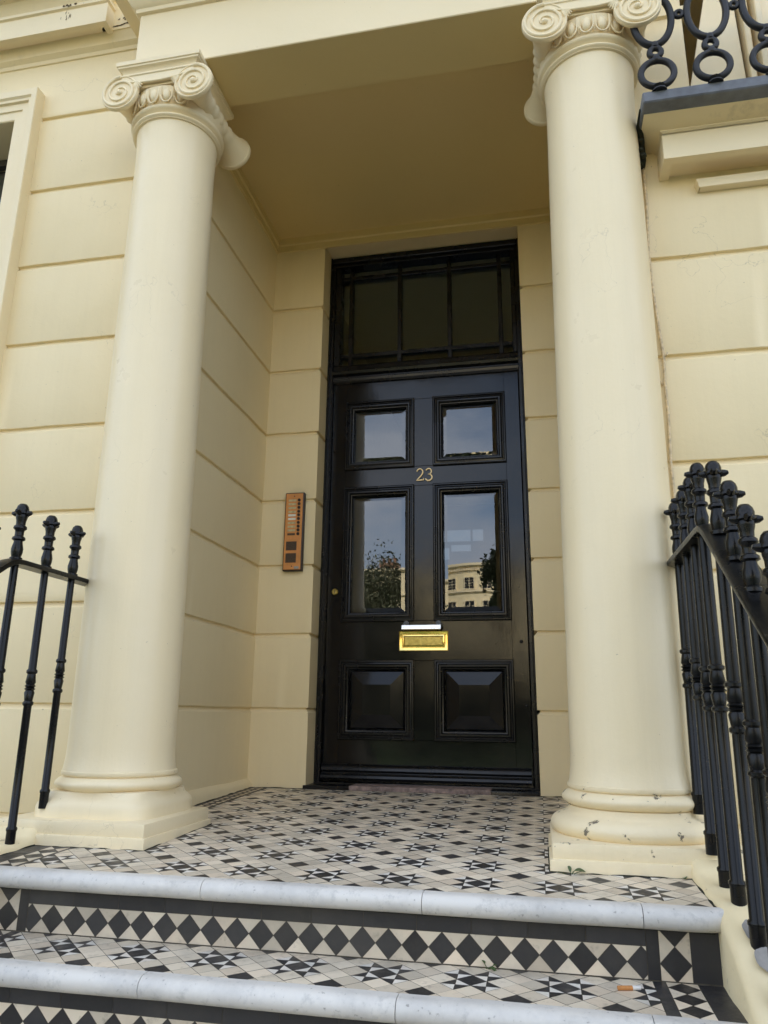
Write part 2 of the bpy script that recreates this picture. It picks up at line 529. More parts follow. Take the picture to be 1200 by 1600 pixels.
# house above the porch, and behind it
b = MB()
b.box(AL - 0.02, AR + 0.02, YF + 0.06, 8, 2.80, 12)
b.box(AL - 0.02, AR + 0.02, 5.0, 8, -3, 2.80)
b.box(AL - 0.02, AR + 0.02, YF + 0.1, 5.0, -3, -0.06)
b.fin('wall', 'wall', house, smooth=30)
# porch walls
b = MB()
b.sweep([(AL, YF + 0.1), (AL, YR), (0.0, YR), (0.0, 0.045)], groove_prof(GR[:7], -0.06, 2.80), step=0.03, wob=0.0022)
b.fin('porch_wall', 'porch', house, smooth=28)
b = MB()
b.sweep([(1.0, 0.045), (1.0, YR), (AR, YR), (AR, YF + 0.02)], groove_prof(GR[:7], -0.06, 2.80), step=0.03, wob=0.0022)
b.fin('porch_wall', 'porch', house, smooth=28)
b = MB(); b.box(0.001, 0.999, YR, 0.2, 2.707, 2.80, 0.003)
b.fin('lintel', 'porch', house, smooth=30)
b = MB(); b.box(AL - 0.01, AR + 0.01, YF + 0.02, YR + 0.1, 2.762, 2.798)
b.fin('porch_ceiling', 'cream_shaded', house, smooth=30)
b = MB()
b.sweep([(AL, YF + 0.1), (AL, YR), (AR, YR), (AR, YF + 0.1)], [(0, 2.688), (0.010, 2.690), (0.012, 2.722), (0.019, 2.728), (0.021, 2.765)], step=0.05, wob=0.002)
b.fin('cornice', 'cream_shaded', house, smooth=28)
# little skirting step along the side walls
b = MB()
b.sweep([(AL, -1.03), (AL, YR - 0.0)], [(0.022, -0.06), (0.022, 0.012), (0.010, 0.030), (0, 0.036)], step=0.05, wob=0.004)
b.fin('skirting', 'porch', house, smooth=40)
b = MB()
b.sweep([(AR, YR), (AR, -1.03)], [(0.022, -0.06), (0.022, 0.012), (0.010, 0.030), (0, 0.036)], step=0.05, wob=0.004)
b.fin('skirting', 'porch', house, smooth=40)
# entablature over the columns
b = MB()
EX0, EX1, EY0, EY1, EZ0 = -0.390, 1.400, -1.402, -1.17, 2.648
b.box(EX0, EX1, EY0, EY1, EZ0, 2.915, 0.003)
b.sweep([(EX0, YF), (EX0, EY0), (EX1, EY0), (EX1, YF)], [(-0.01, 2.908), (0.012, 2.912), (0.014, 2.928), (0.026, 2.936), (0.045, 2.965), (0.05, 2.99), (0.11, 2.995), (0.11, 3.06), (0.15, 3.12), (-0.01, 3.13)])
b.box(EX0 + 0.002, EX1 - 0.002, EY0 + 0.002, YF + 0.1, 2.90, 3.13)
b.box(EX0 + 0.001, AL + 0.06, EY1 - 0.01, YF + 0.06, EZ0 + 0.001, 2.90)
b.box(AR - 0.06, EX1 - 0.001, EY1 - 0.01, YF + 0.06, EZ0 + 0.001, 2.90)
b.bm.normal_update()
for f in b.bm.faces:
    if f.normal.z < -0.9 and f.calc_center_median().z < EZ0 + 0.02: f.material_index = 1  # beam underside also takes the shade-darkened cream
b.fin('entablature', ['trim', 'cream_shaded'], house, smooth=30)

# hall behind the door, and an added screen whose panes glow like daylight
b = MB()
HX0, HX1 = -0.1, 1.1
b.box(HX0 - 0.05, HX0, 0.12, 5, -0.06, 2.8); b.box(HX1, HX1 + 0.05, 0.12, 5, -0.06, 2.8)
b.box(HX0, HX1, 4.0, 4.05, -0.06, 2.8); b.box(HX0, HX1, 0.12, 4, 2.74, 2.79); b.box(HX0, HX1, 0.12, 4, -0.06, -0.01)
b.fin('hall_wall', 'hall', house, smooth=30)
scr = MB()
scr.box(0.18, 0.82, 2.98, 3.04, 1.35, 2.13, 0.004)
scr = scr.fin('hall_glow_screen', 'dark', house, smooth=30)
b = MB()
b.box(0.205, 0.245, 2.97, 2.985, 1.80, 1.90); b.box(0.265, 0.47, 2.97, 2.985, 1.80, 1.90); b.box(0.49, 0.58, 2.97, 2.985, 1.80, 1.90)
b.box(0.205, 0.28, 2.97, 2.985, 1.64, 1.74); b.box(0.30, 0.47, 2.97, 2.985, 1.71, 1.765)
b.fin('pane', 'glow_pane', scr, smooth=30)  # panes of the added screen, glowing in place of daylight

# left window
win = MB()
def rect_sweep(mb, x0, x1, z0, z1, prof, y):
    """mitred frame in a facade plane; prof = (distance outwards from the opening, y offset towards the viewer)"""
    loops = []
    for o, dy in prof:
        loops.append([mb.v((x0 - o, y - dy, z0 - o)), mb.v((x1 + o, y - dy, z0 - o)), mb.v((x1 + o, y - dy, z1 + o)), mb.v((x0 - o, y - dy, z1 + o))])
    for a, c in zip(loops, loops[1:]):
        for k in range(4): mb.face([a[k], a[(k + 1) % 4], c[(k + 1) % 4], c[k]])
    return mb
rect_sweep(win, WX0, WX1, WZ0, WZ1, [(0, -0.19), (0, 0.012), (0.004, 0.016), (0.040, 0.018), (0.042, 0.024), (0.072, 0.026), (0.075, 0.036), (0.085, 0.038), (0.092, 0.046), (0.118, 0.050), (0.120, 0.046), (0.120, -0.01)], YF)
window = win.fin('window', 'trim', house, smooth=20)
b = MB(); rect_sweep(b, WX0 + 0.008, WX1 - 0.008, WZ0 + 0.05, WZ1 - 0.035, [(0.03, 0.0), (0.0, 0.0), (0.0, -0.03)], -1.03)
b.box(WX0 + 0.04, WX1 - 0.04, -1.025, -0.995, 1.66, 1.70, 0.003)
b.fin('sash_frame', 'dark', window, smooth=25)
b = MB(); b.box(WX0 + 0.002, WX1 - 0.002, -1.008, -1.002, WZ0 + 0.02, WZ1 - 0.02)
b.fin('pane', 'glass', window, smooth=25)
b = MB(); b.box(WX0, WX1, 0.0, 0.04, WZ0, WZ1)
b.box(WX0 + 0.03, WX1 - 0.03, -0.98, -0.97, WZ1 - 0.26, WZ1 - 0.02)
b.fin('room_blind', 'dark', window, smooth=25)

# upper right french window recess with its pale shutter
b = MB()
b.prism([(1.606, 2.17), (1.606, 2.40), (1.69, 2.80), (1.775, 2.80), (1.79, 2.17)], -1.19, -1.16)
b.box(1.795, 1.815, -1.21, -1.1, 2.17, 3.2, 0.003)
b.box(1.830, 1.850, -1.23, -1.1, 2.17, 3.2, 0.003)
b.box(1.852, 3.0, -1.205, -1.1, 2.17, 3.2, 0.003)
b.fin('shutter', 'trim', house, smooth=30)
# low moulding on the wall under the right balcony
b = MB(); b.sweep([(1.575, YF + 0.01), (1.575, YF - 0.04), (4, YF - 0.04)][::1], [(-0.012, 1.968), (-0.010, 1.969), (-0.008, 1.984), (-0.002, 1.994), (-0.05, 1.998)])
b.box(1.590, 4, YF - 0.027, YF + 0.01, 1.9695, 1.997)
b.fin('string_course', 'trim', house, smooth=30)

# ------------------------------------------------------------------ balconies
bal = empty('balcony', (2.6, YF, 2.03), 'balcony with lead edged floor slab and thick cream fascia, right of the porch', 'balcony', 'balconies on the facade')
b = MB()
b.sweep([(1.472, YF + 0.01), (1.472, -1.312), (4, -1.312)], [(0, 2.03), (0.0, 2.118), (-0.004, 2.122), (-0.004, 2.128), (0.003, 2.132), (0.003, 2.138)])
b.sweep([(1.472, YF + 0.01), (1.472, -1.312), (4, -1.312)], [(0, 2.03), (-0.030, 2.03), (-0.032, 2.042), (-0.2, 2.044)])
b.fin('fascia', 'trim', bal, smooth=24)
b = MB(); b.sweep([(1.472, YF + 0.01), (1.472, -1.312), (4, -1.312)], [(0.0, 2.136), (0.004, 2.1365), (0.012, 2.140), (0.034, 2.147), (0.062, 2.157)])
b.box(1.476, 4, -1.308, YF + 0.01, 2.12, 2.158)
b.fin('cove', 'trim_stained', bal, smooth=30)
b = MB(); b.box(1.405, 4, -1.422, YF + 0.01, 2.156, 2.196, 0.004)
b.fin('floor_slab', 'lead', bal, smooth=30)
b = MB()
b.tube([(1.404, -1.37, 2.178), (1.408, -1.31, 2.168), (1.416, -1.25, 2.14), (1.424, -1.222, 2.105), (1.424, -1.215, 2.06)], [0.004, 0.011, 0.014, 0.011, 0.003], 10)
for k in range(9):
    b.lathe([(0.0, -0.008), (0.009, -0.004), (0.008, 0.005), (0.0, 0.009)], (1.418 + rnd.uniform(-.012, .012), -1.245 + rnd.uniform(-.05, .025), 2.12 + rnd.uniform(-.06, .05)), 7, wob=0.4)
b.fin('gutter_end', 'dark_matte', bal, smooth=40)

blu = empty('balustrade', (2.6, -1.415, 2.196), 'dark cast iron balustrade of linked rings standing on the balcony edge', 'balustrade')
def ring(mb, cx, cz, y, ro, th, sq=1.0, n=36, a0=0, a1=360):
    pts = []
    full = (a1 - a0) >= 360
    k = n if full else n + 1
    for i in range(k):
        a = R(a0 + (a1 - a0) * i / n)
        pts.append((cx + (ro - th) * math.cos(a), y, cz + (ro - th) * sq * math.sin(a)))
    mb.tube(pts, th, 10, closed=full)
for k in range(9):
    x = 1.456 + 0.1635 * k
    y = -1.415
    b = MB()
    ring(b, x, 2.264, y, 0.060, 0.0105)
    ring(b, x, 2.345, y, 0.027, 0.0095, n=20)
    ring(b, x, 2.476, y, 0.069, 0.0112, sq=1.75, n=44)
    ring(b, x + 0.0817, 2.482, y, 0.0185, 0.007, n=18)
    ring(b, x, 2.612, y, 0.03, 0.009)
    b.lathe([(0.024, -0.004), (0.024, 0.0), (0.013, 0.004), (0.0125, 0.009), (0.020, 0.016)], (x, y, 2.196), 12)
    b.lathe([(0.012, -0.008), (0.0145, 0.0), (0.012, 0.008)], (x, y, 2.318), 10)
    b.lathe([(0.012, -0.008), (0.0145, 0.0), (0.012, 0.008)], (x, y, 2.372), 10)
    b.fin('ring_panel', 'iron_balcony', blu, smooth=50)
b = MB(); b.box(1.38, 3.0, -1.432, -1.398, 2.625, 2.645, 0.005)
b.fin('top_rail', 'iron_balcony', blu, smooth=40)
b = MB()
b.lathe([(0.03, 0), (0.042, 0.05), (0.046, 0.052), (0.046, 0.066), (0.04, 0.066)], (1.60, -1.30, 2.196), 20)
tag(b.fin('flower_pot', 'pot', smooth=40, loc=(1.60, -1.30, 2.196)), 'small dull red pot on the balcony behind the ring balustrade', 'flower pot')

ball = empty('balcony', (-2.5, YF, 3.05), 'balcony with stained mouldy cream underside above the window', 'balcony', 'balconies on the facade')
b = MB()
b.sweep([(-6, -1.305), (-0.615, -1.305), (-0.615, YF + 0.01)][::1], [(0, 3.045), (0, 3.135), (-0.005, 3.138), (-0.005, 3.148), (0.004, 3.152), (0.004, 3.166), (-0.03, 3.168)])
b.sweep([(-6, -1.305), (-0.615, -1.305), (-0.615, YF + 0.01)], [(0, 3.045), (-0.025, 3.045), (-0.027, 3.056), (-0.2, 3.058)])
b.box(-6, -0.64, -1.282, YF + 0.01, 3.0562, 3.15)
b.fin('fascia', 'trim', ball, smooth=24)
b = MB()
b.sweep([(-6, -1.285), (-0.635, -1.285), (-0.635, YF + 0.01)], [(0, 3.15), (0.004, 3.20), (0.025, 3.235), (0.075, 3.255)])
b.fin('cove', 'trim_stained', ball, smooth=30)
b = MB(); b.box(-6, -0.54, -1.40, YF + 0.01, 3.252, 3.30, 0.004)
b.fin('floor_slab', 'lead', ball, smooth=30)
b = MB(); b.sweep([(-6, YF), (-0.39, YF)], [(0, 2.985), (0.006, 2.987), (0.010, 3.002), (0.026, 3.016), (0.030, 3.03), (0.045, 3.05), (0.05, 3.075), (-0.01, 3.09)])
b.box(-0.63, -0.39, -1.255, YF + 0.01, 3.052, 3.3)
b.fin('bed_moulding', 'trim_stained', ball, smooth=30)
# mould patches under the left balcony
b = MB()
def patch(mb, c, ux, uy, r, n=18, seed=0, thick=0.0012, amp=0.55):
    """thin crust with a ragged outline"""
    c, ux, uy = Vector(c), Vector(ux), Vector(uy)
    nn = ux.cross(uy).normalized() * thick
    ring0 = []
    for k in range(n):
        a = 2 * PI * k / n
        rr = r * (1 + amp * noise.noise((math.cos(a) * 1.3 + seed * 7.1, math.sin(a) * 1.3, seed * 3.3)))
        ring0.append(mb.v(c + ux * rr * math.cos(a) + uy * rr * math.sin(a) + nn))
    mb.face(ring0)
b.bm.free()
def stain(c, ux, uy, r, sd, n=22):
    b = MB(); patch(b, c, ux, uy, r, n, sd, 0.0008)
    b.fin('mould_stain', 'mould', ball)
for q in range(9):
    t = q / 8
    stain((-0.61 + 0.075 * t, -1.2556, 3.066 + 0.012 * t + rnd.uniform(-.003, .003)), (1.5, 0, 0.25), (0, 0, 0.7), rnd.uniform(.003, .0065), q + 1)
for q in range(5): stain((-0.575 + rnd.uniform(-.02, .03), -1.2556, 3.10 + rnd.uniform(-.012, .02)), (1.2, 0, 0.5), (0, 0, 0.7), rnd.uniform(.002, .005), q + 30)
for q in range(13):
    zz = rnd.uniform(3.085, 3.132)
    stain((-0.80 + rnd.gauss(0, .012), -1.3054, zz), (0.35, 0, 0.02), (0, 0, rnd.uniform(1.2, 3.0)), rnd.uniform(.0015, .0042), q + 50)
for q in range(9): stain((-0.80 + rnd.gauss(0, .018), -1.3100, 3.159 + rnd.uniform(-.004, .004)), (1, 0, 0), (0, 0, 0.8), rnd.uniform(.003, .007), q + 80)

# ------------------------------------------------------------------ columns
def column(cx, cyy, lean, sup_low, label, rustic):
    col = empty('column', (cx, cyy, floor_z(cyy)), label, 'column', 'columns flanking the porch')
    zf = floor_z(-1.47)
    chip = 'column_chip'
    # shaft
    pr = []
    for t in [0, .004, .01, .018, .03, .06, .12, .2, .3, .4, .5, .6, .7, .8, .88, .94, .975, 1.0]:
        z = 0.145 + t * (2.415 - 0.145)
        r = 0.1575 - 0.010 * t - 0.004 * t * t
        if t < 0.03: r += 0.007 * (1 - t / 0.03) ** 2
        if t > 0.94: r += 0.006 * ((t - 0.94) / 0.06) ** 2
        pr.append((r, z))
    b = MB(); b.lathe(pr, (cx, cyy, 0), 96, lean=(lean, 0), wob=0.004)
    b.fin('shaft', 'column', col, smooth=40)
    # base mouldings
    rt = 0.182 if sup_low > 2.2 else 0.181
    up_t = [(0.160, 0.150)] if False else []
    b = MB()
    b.lathe([(rt - 0.02, 0.088)] + [(rt - 0.022 + 0.022 * math.sin(PI * k / 10) ** 0.8, 0.092 + 0.040 * k / 10) for k in range(11)] + [(rt - 0.018, 0.134), (rt - 0.015, 0.139), (rt - 0.016, 0.146), (rt - 0.022, 0.150), (0.1, 0.151)], (cx, cyy, 0), 72, wob=0.022)
    b.fin('upper_torus', chip if rustic else 'column', col, smooth=40)
    b = MB()
    if rustic:
        b.lathe([(0.18, 0.015), (0.199, 0.020)] + [(0.199 + 0.014 * math.sin(PI * k / 10) ** 0.8, 0.024 + 0.044 * k / 10) for k in range(11)] + [(0.190, 0.072), (0.172, 0.080), (0.166, 0.092), (0.155, 0.094)], (cx, cyy, 0), 72, sup=sup_low, wob=0.02)
    else:
        b.lathe([(0.16, 0.0), (0.186, 0.012), (0.185, 0.052), (0.181, 0.063), (0.172, 0.073), (0.164, 0.080), (0.160, 0.094), (0.15, 0.096)], (cx, cyy, 0), 72, sup=sup_low, wob=0.02)
    b.fin('lower_torus', chip if rustic else 'column', col, smooth=40)
    b = MB()
    sgn = 1 if rustic else -1
    xin = cx - sgn * 0.222; xout = cx + sgn * 0.235
    x0, x1 = min(xin, xout), max(xin, xout)
    b.box(x0, x1, cyy - 0.232, cyy + 0.19, -0.10, -0.008, 0.007, 2)
    b.box(x0 + 0.006, x1 - 0.006, cyy - 0.225, cyy + 0.184, -0.02, 0.027, 0.009, 2)
    b.fin('plinth', chip if rustic else 'column', col, smooth=40)
    # ---- capital
    tx = cx + lean * 2.5
    b = MB()
    b.lathe([(0.140, 2.408), (0.157, 2.411)] + [(0.157 + 0.009 * math.sin(PI * k / 6), 2.413 + 0.016 * k / 6) for k in range(7)] + [(0.154, 2.431), (0.156, 2.436), (0.166, 2.440), (0.172, 2.446), (0.173, 2.452), (0.167, 2.458), (0.158, 2.462), (0.160, 2.470), (0.170, 2.49), (0.178, 2.51), (0.178, 2.53), (0.15, 2.54)], (tx, cyy, 0), 72)
    # egg and dart ring
    for k in range(22):
        a = 2 * PI * k / 22 + 0.07
        rr = 0.170
        if abs(rr * math.cos(a)) > 0.105: continue
        c = Vector((tx + rr * math.cos(a), cyy + rr * math.sin(a), 2.495))
        rm = Matrix.Translation(c) @ Matrix.Rotation(a, 4, 'Z')
        n0 = len(b.bm.verts)
        bmesh.ops.create_icosphere(b.bm, subdivisions=2, radius=1.0, matrix=rm @ Matrix.Diagonal((0.0145, 0.016, 0.028, 1)))
        pts = []
        for j in range(13):
            th = PI + PI * j / 12
            pts.append(rm @ Vector((0.008 + 0.003 * math.cos(th), 0.0215 * math.cos(th), -0.003 + 0.034 * math.sin(th))))
        pts = [rm @ Vector((0.010, -0.0215, 0.028))] + pts + [rm @ Vector((0.010, 0.0215, 0.028))]
        b.tube(pts, 0.0027, 6)
        a2 = a + PI / 22
        b.tube([Vector((tx + q * math.cos(a2), cyy + q * math.sin(a2), z)) for q, z in ((0.180, 2.52), (0.178, 2.49), (0.170, 2.468))], [0.0035, 0.005, 0.0015], 6)
    b.fin('echinus', 'trim', col, smooth=50)
    vz, vr, vx, hy = 2.517, 0.0735, 0.146, 0.188
    b = MB()
    for sx in (-1, 1):
        X = tx + sx * vx
        for sy in (-1, 1):
            yb = cyy + sy * hy
            pr = [(0.01, -0.016), (vr - 0.003, -0.016), (vr, -0.012), (vr, 0.0), (vr - 0.002, 0.003), (vr - 0.005, 0.0035), (vr - 0.008, -0.001), (0.004, -0.001)]
            pr = [(r_, h_ * sy) for r_, h_ in pr]
            b.lathe(pr, (X, yb, vz), 48, axis='y')
            # spiral fillet
            pts, rad = [], []
            turns, nn = 2.35, 110
            for i in range(nn + 1):
                t = i / nn
                th = PI / 2 + (1 if sx < 0 else -1) * 2 * PI * turns * t
                rr_ = (vr - 0.014) * (1 - t) ** 0.9 + 0.010
                rr_ = min(rr_, vr - 0.005)
                pts.append((X + rr_ * math.cos(th), yb + sy * 0.0005, vz + rr_ * math.sin(th)))
                rad.append(0.0042 * (1 - t) + 0.0028)
            b.tube(pts, rad, 8)
            bmesh.ops.create_icosphere(b.bm, subdivisions=2, radius=0.0115, matrix=Matrix.Translation((X, yb, vz)))
        # bolster between front and back scroll
        pr = []
        for k in range(29):
            t = -1 + 2 * k / 28
            r_ = 0.034 + (vr - 0.036) * abs(t) ** (5.5 if t < 0 else 2.8)
            if abs(t) < 0.55: r_ += 0.0035 * math.cos(t * PI / 0.11)
            pr.append((r_, t * (hy - 0.012)))
        b.lathe(pr, (X, cyy, vz), 40, axis='y')
    b.fin('volute_scrolls', 'trim', col, smooth=45)
    b = MB()
    for sy in (-1, 1):
        y = cyy + sy * (hy - 0.004)
        poly = []
        for k in range(21):
            t = -1 + 2 * k / 20
            poly.append((tx + t * vx * 0.97, vz + vr - 0.004))
        for k in range(21):
            t = 1 - 2 * k / 20
            poly.append((tx + t * vx, vz + 0.040 - 0.010 * (1 - t * t)))
        b.prism(poly, y - sy * 0.010, y + sy * 0.0045)
        b.tube([(tx + t * vx, y + sy * 0.004, vz + vr - 0.005) for t in (-1, -.5, 0, .5, 1)], 0.0048, 8)
        b.tube([(tx + t * (vx - 0.04), y + sy * 0.004, vz + 0.039 - 0.010 * (1 - t * t)) for t in [-1 + .1 * k for k in range(21)]], 0.004, 8)
        for sx in (-1, 1):   # corner palmettes
            for q in range(4):
                a = -0.35 - 0.3 * q
                p0 = Vector((tx + sx * 0.088, y + sy * 0.002, vz + 0.034))
                b.tube([p0, p0 + Vector((-sx * math.cos(a) * 0.02, sy * 0.004, math.sin(a) * 0.02)), p0 + Vector((-sx * math.cos(a) * 0.034, 0, math.sin(a) * 0.034))], [0.004, 0.0055, 0.002], 6)
    b.box(tx - 0.140, tx + 0.140, cyy - hy + 0.012, cyy + hy - 0.012, 2.535, 2.590)
    b.fin('volute_band', 'trim', col, smooth=45)
    b = MB()
    q = 0.144; qy = 0.178
    b.sweep([(tx - q, cyy - qy), (tx + q, cyy - qy), (tx + q, cyy + 0.10), (tx - q, cyy + 0.10)], [(-0.02, 2.584), (0.0, 2.585), (0.001, 2.602), (0.004, 2.610), (0.010, 2.617), (0.016, 2.620), (0.017, 2.626), (0.021, 2.628), (0.022, 2.644), (0.017, 2.648), (-0.1, 2.6485)], closed=True)
    b.fin('abacus', 'trim', col, smooth=35)
    return col
column(-0.2455, -1.25, -0.0085, 5.0, 'smooth cream column with squared lower base, beside the window bay', False)
column(1.2425, -1.25, 0.0095, 2.0, 'cream column with chipped rounded base and hairline cracks, beside the balcony', True)

# ------------------------------------------------------------------ front door
door = empty('front_door', (0.5, 0.0, 0.0), 'glossy black panelled front door numbered 23 with glass panes, fanlight and brass letter plate', 'door')
YD = 0.02
b = MB()
xs = [(0.026, 0.099), (0.447, 0.5475), (0.900, 0.972)]
rails = [(0.020, 0.206), (0.557, 0.742), (1.404, 1.504), (1.864, 1.976)]
open_z = [(0.206, 0.557), (0.742, 1.404), (1.504, 1.864)]
open_x = [(0.099, 0.447), (0.5475, 0.900)]
for z0, z1 in rails: b.box(0.098, 0.901, YD, YD + 0.045, z0, z1, 0.0012)
for i, (x0, x1) in enumerate(xs):
    if i == 1:
        for z0, z1 in open_z: b.box(x0, x1, YD - 0.0002, YD + 0.045, z0 + 0.0005, z1 - 0.0005, 0.0012)
    else: b.box(x0, x1, YD - 0.0006, YD + 0.045, 0.02, 1.976, 0.0015)
leaf = b.fin('door_leaf', 'door', door, smooth=30)
mould = [(0.0, -0.002), (0.0, 0.010), (-0.004, 0.0135), (-0.009, 0.014), (-0.012, 0.010), (-0.0135, 0.006), (-0.018, 0.007), (-0.025, 0.012), (-0.031, 0.012), (-0.035, 0.007), (-0.037, -0.001), (-0.041, -0.002), (-0.046, -0.010), (-0.047, -0.022)]
for z0, z1 in open_z:
    for x0, x1 in open_x:
        b = MB()
        rect_sweep(b, x0 - 0.004, x1 + 0.004, z0 - 0.004, z1 + 0.004, mould, YD)
        b.fin('panel_moulding', 'door_mould', leaf, smooth=22)
        if z0 < 0.3:
            b = MB()
            ix0, ix1, iz0, iz1 = x0 + 0.046, x1 - 0.046, z0 + 0.046, z1 - 0.046
            loops = []
            for o, dy in ((0.0, 0.023), (0.004, 0.018), (0.062, 0.002), (0.062, 0.0)):
                loops.append([b.v((ix0 + o, YD + dy, iz0 + o)), b.v((ix1 - o, YD + dy, iz0 + o)), b.v((ix1 - o, YD + dy, iz1 - o)), b.v((ix0 + o, YD + dy, iz1 - o))])
            for A, B_ in zip(loops, loops[1:]):
                for k in range(4): b.face([A[k], A[(k + 1) % 4], B_[(k + 1) % 4], B_[k]])
            b.face(loops[-1])
            b.fin('raised_panel', 'door', leaf, smooth=5)
        else:
            b = MB()
            ix0, ix1, iz0, iz1 = x0 + 0.045, x1 - 0.045, z0 + 0.045, z1 - 0.045
            w = 0.018
            y1, y0 = YD + 0.0225, YD + 0.0195
            A = [b.v(p) for p in ((ix0, y1, iz0), (ix1, y1, iz0), (ix1, y1, iz1), (ix0, y1, iz1))]
            B_ = [b.v(p) for p in ((ix0 + w, y0, iz0 + w), (ix1 - w, y0, iz0 + w), (ix1 - w, y0, iz1 - w), (ix0 + w, y0, iz1 - w))]
            for k in range(4): b.face([A[k], A[(k + 1) % 4], B_[(k + 1) % 4], B_[k]])
            b.face(B_)
            b.fin('glass_pane', 'glass', door, smooth=0.01)
# frame, transom, fanlight
b = MB()
def bar(mb, x0, x1, z0, z1, y0, y1, bev=0.002): mb.box(x0, x1, y0, y1, z0, z1, bev)
bar(b, 0.001, 0.024, -0.01, 2.705, -0.012, 0.06); bar(b, 0.976, 0.999, -0.01, 2.705, -0.012, 0.06)
bar(b, 0.001, 0.010, -0.01, 2.704, -0.030, -0.010, 0.003); bar(b, 0.990, 0.999, -0.01, 2.704, -0.030, -0.010, 0.003)
bar(b, 0.022, 0.978, 2.655, 2.704, -0.010, 0.06); bar(b, 0.010, 0.990, 2.672, 2.703, -0.026, -0.008, 0.004)
bar(b, 0.023, 0.056, 2.074, 2.657, 0.0, 0.058, 0.004); bar(b, 0.953, 0.977, 2.074, 2.657, 0.0, 0.058, 0.004)
frame = b.fin('door_frame', 'door_mould', door, smooth=30)
b = MB()
b.sweep([(0.012, YD), (0.988, YD)], [(0.0, 1.974), (0.010, 1.976), (0.018, 1.986), (0.020, 1.998), (0.012, 2.004), (0.012, 2.012), (0.030, 2.020), (0.034, 2.034), (0.030, 2.040), (0.020, 2.044), (0.018, 2.066), (0.010, 2.078), (-0.03, 2.080)], step=0.1)
b.fin('transom', 'door_mould', frame, smooth=25)
fan = MB()
fan.box(0.054, 0.955, 0.040, 0.044, 2.078, 2.656)
fan = fan.fin('fanlight', 'glass_old', door, smooth=0.01)
b = MB()
for x in (0.107, 0.371, 0.635, 0.896): b.box(x - 0.011, x + 0.011, 0.020, 0.0395, 2.079, 2.655, 0.003)
for z in (2.137, 2.600): b.box(0.055, 0.954, 0.0205, 0.0392, z - 0.0105, z + 0.0105, 0.003)
b.fin('glazing_bars', 'door_mould', fan, smooth=30)
# weather bar and threshold
b = MB()
b.sweep([(0.028, YD), (0.965, YD)], [(0.0, 0.098), (0.012, 0.094), (0.022, 0.084), (0.026, 0.072), (0.020, 0.062), (0.022, 0.058), (0.034, 0.050), (0.038, 0.040), (0.034, 0.032), (0.0, 0.030)][::-1], step=0.05, wob=0.001, capped=True)
b.fin('weather_bar', 'door_mould', leaf, smooth=30)
b = MB()
b.box(-0.012, 0.998, YR - 0.004, 0.06, -0.05, 0.016, 0.004, 2)
b.box(0.002, 0.998, -0.035, 0.06, 0.0, 0.022, 0.004, 2)
thr = b.fin('threshold', 'door_mould', door, smooth=30)
b = MB(); b.box(0.195, 0.80, YR - 0.009, -0.02, -0.045, 0.0195, 0.006, 2)
b.fin('worn_step', 'stone_red', thr, smooth=40)
# letter plate, pull handle, numerals, lock
b = MB()
rect_sweep(b, 0.405, 0.586, 0.625, 0.668, [(0.024, -0.002), (0.024, 0.006), (0.021, 0.008), (0.012, 0.006), (0.008, 0.006), (0.006, 0.011), (0.001, 0.012), (0.0, 0.004), (0.0, 0.0)], YD)
lp = b.fin('letter_plate', 'brass', door, smooth=22)
b = MB(); b.box(0.405, 0.586, YD - 0.0035, YD, 0.626, 0.668, 0.002)
b.fin('flap', 'brass_old', lp, smooth=30)
b = MB()
b.tube([(0.404, YD - 0.002, 0.722), (0.404, YD - 0.022, 0.710), (0.406, YD - 0.034, 0.703), (0.45, YD - 0.036, 0.702), (0.53, YD - 0.036, 0.702), (0.575, YD - 0.034, 0.703), (0.577, YD - 0.022, 0.710), (0.577, YD - 0.002, 0.722)], 0.0085, 10)
b.prism([(YD - 0.052, 0.6965), (YD - 0.034, 0.6965), (YD - 0.034, 0.7155), (YD - 0.0465, 0.7155), (YD - 0.052, 0.6995)], 0.400, 0.581, to3=lambda a, c, t: (t, a, c))
ph = b.fin('pull_handle', 'chrome', door, smooth=40)
b = MB()
for x in (0.415, 0.567): b.lathe([(0.013, -0.012), (0.013, -0.006), (0.008, 0.0)], (x, YD, 0.727), 16, axis='y')
b.fin('bolt_cap', 'lead', ph, smooth=40)
def ribbon(pts, w, name):
    mb = MB()
    P = [Vector(p) for p in pts]
    nrm = []
    for i in range(len(P)):
        d = (P[min(i + 1, len(P) - 1)] - P[max(i - 1, 0)]).normalized()
        nrm.append(Vector((-d.y, d.x)))
    ww = w if isinstance(w, list) else [w] * len(P)
    Lf = [p + n * k for p, n, k in zip(P, nrm, ww)]; Rt = [p - n * k for p, n, k in zip(P, nrm, ww)]
    fr = []
    for y in (YD - 0.0075, YD + 0.001):
        fr.append(([mb.v((q.x, y, q.y)) for q in Lf], [mb.v((q.x, y, q.y)) for q in Rt]))
    (a, c), (d_, e) = fr
    n = len(P)
    for i in range(n - 1):
        mb.face([a[i], a[i + 1], c[i + 1], c[i]])
        mb.face([a[i], d_[i], d_[i + 1], a[i + 1]]); mb.face([c[i], c[i + 1], e[i + 1], e[i]])
    mb.face([a[0], c[0], e[0], d_[0]]); mb.face([a[-1], d_[-1], e[-1], c[-1]])
    return mb.fin('house_number', 'brass_number', door, smooth=30)
def arc(cx, cz, r, a0, a1, n=14, sq=1.0): return [(cx + r * math.cos(R(a0 + (a1 - a0) * i / n)), cz + sq * r * math.sin(R(a0 + (a1 - a0) * i / n))) for i in range(n + 1)]
zb_ = 1.425
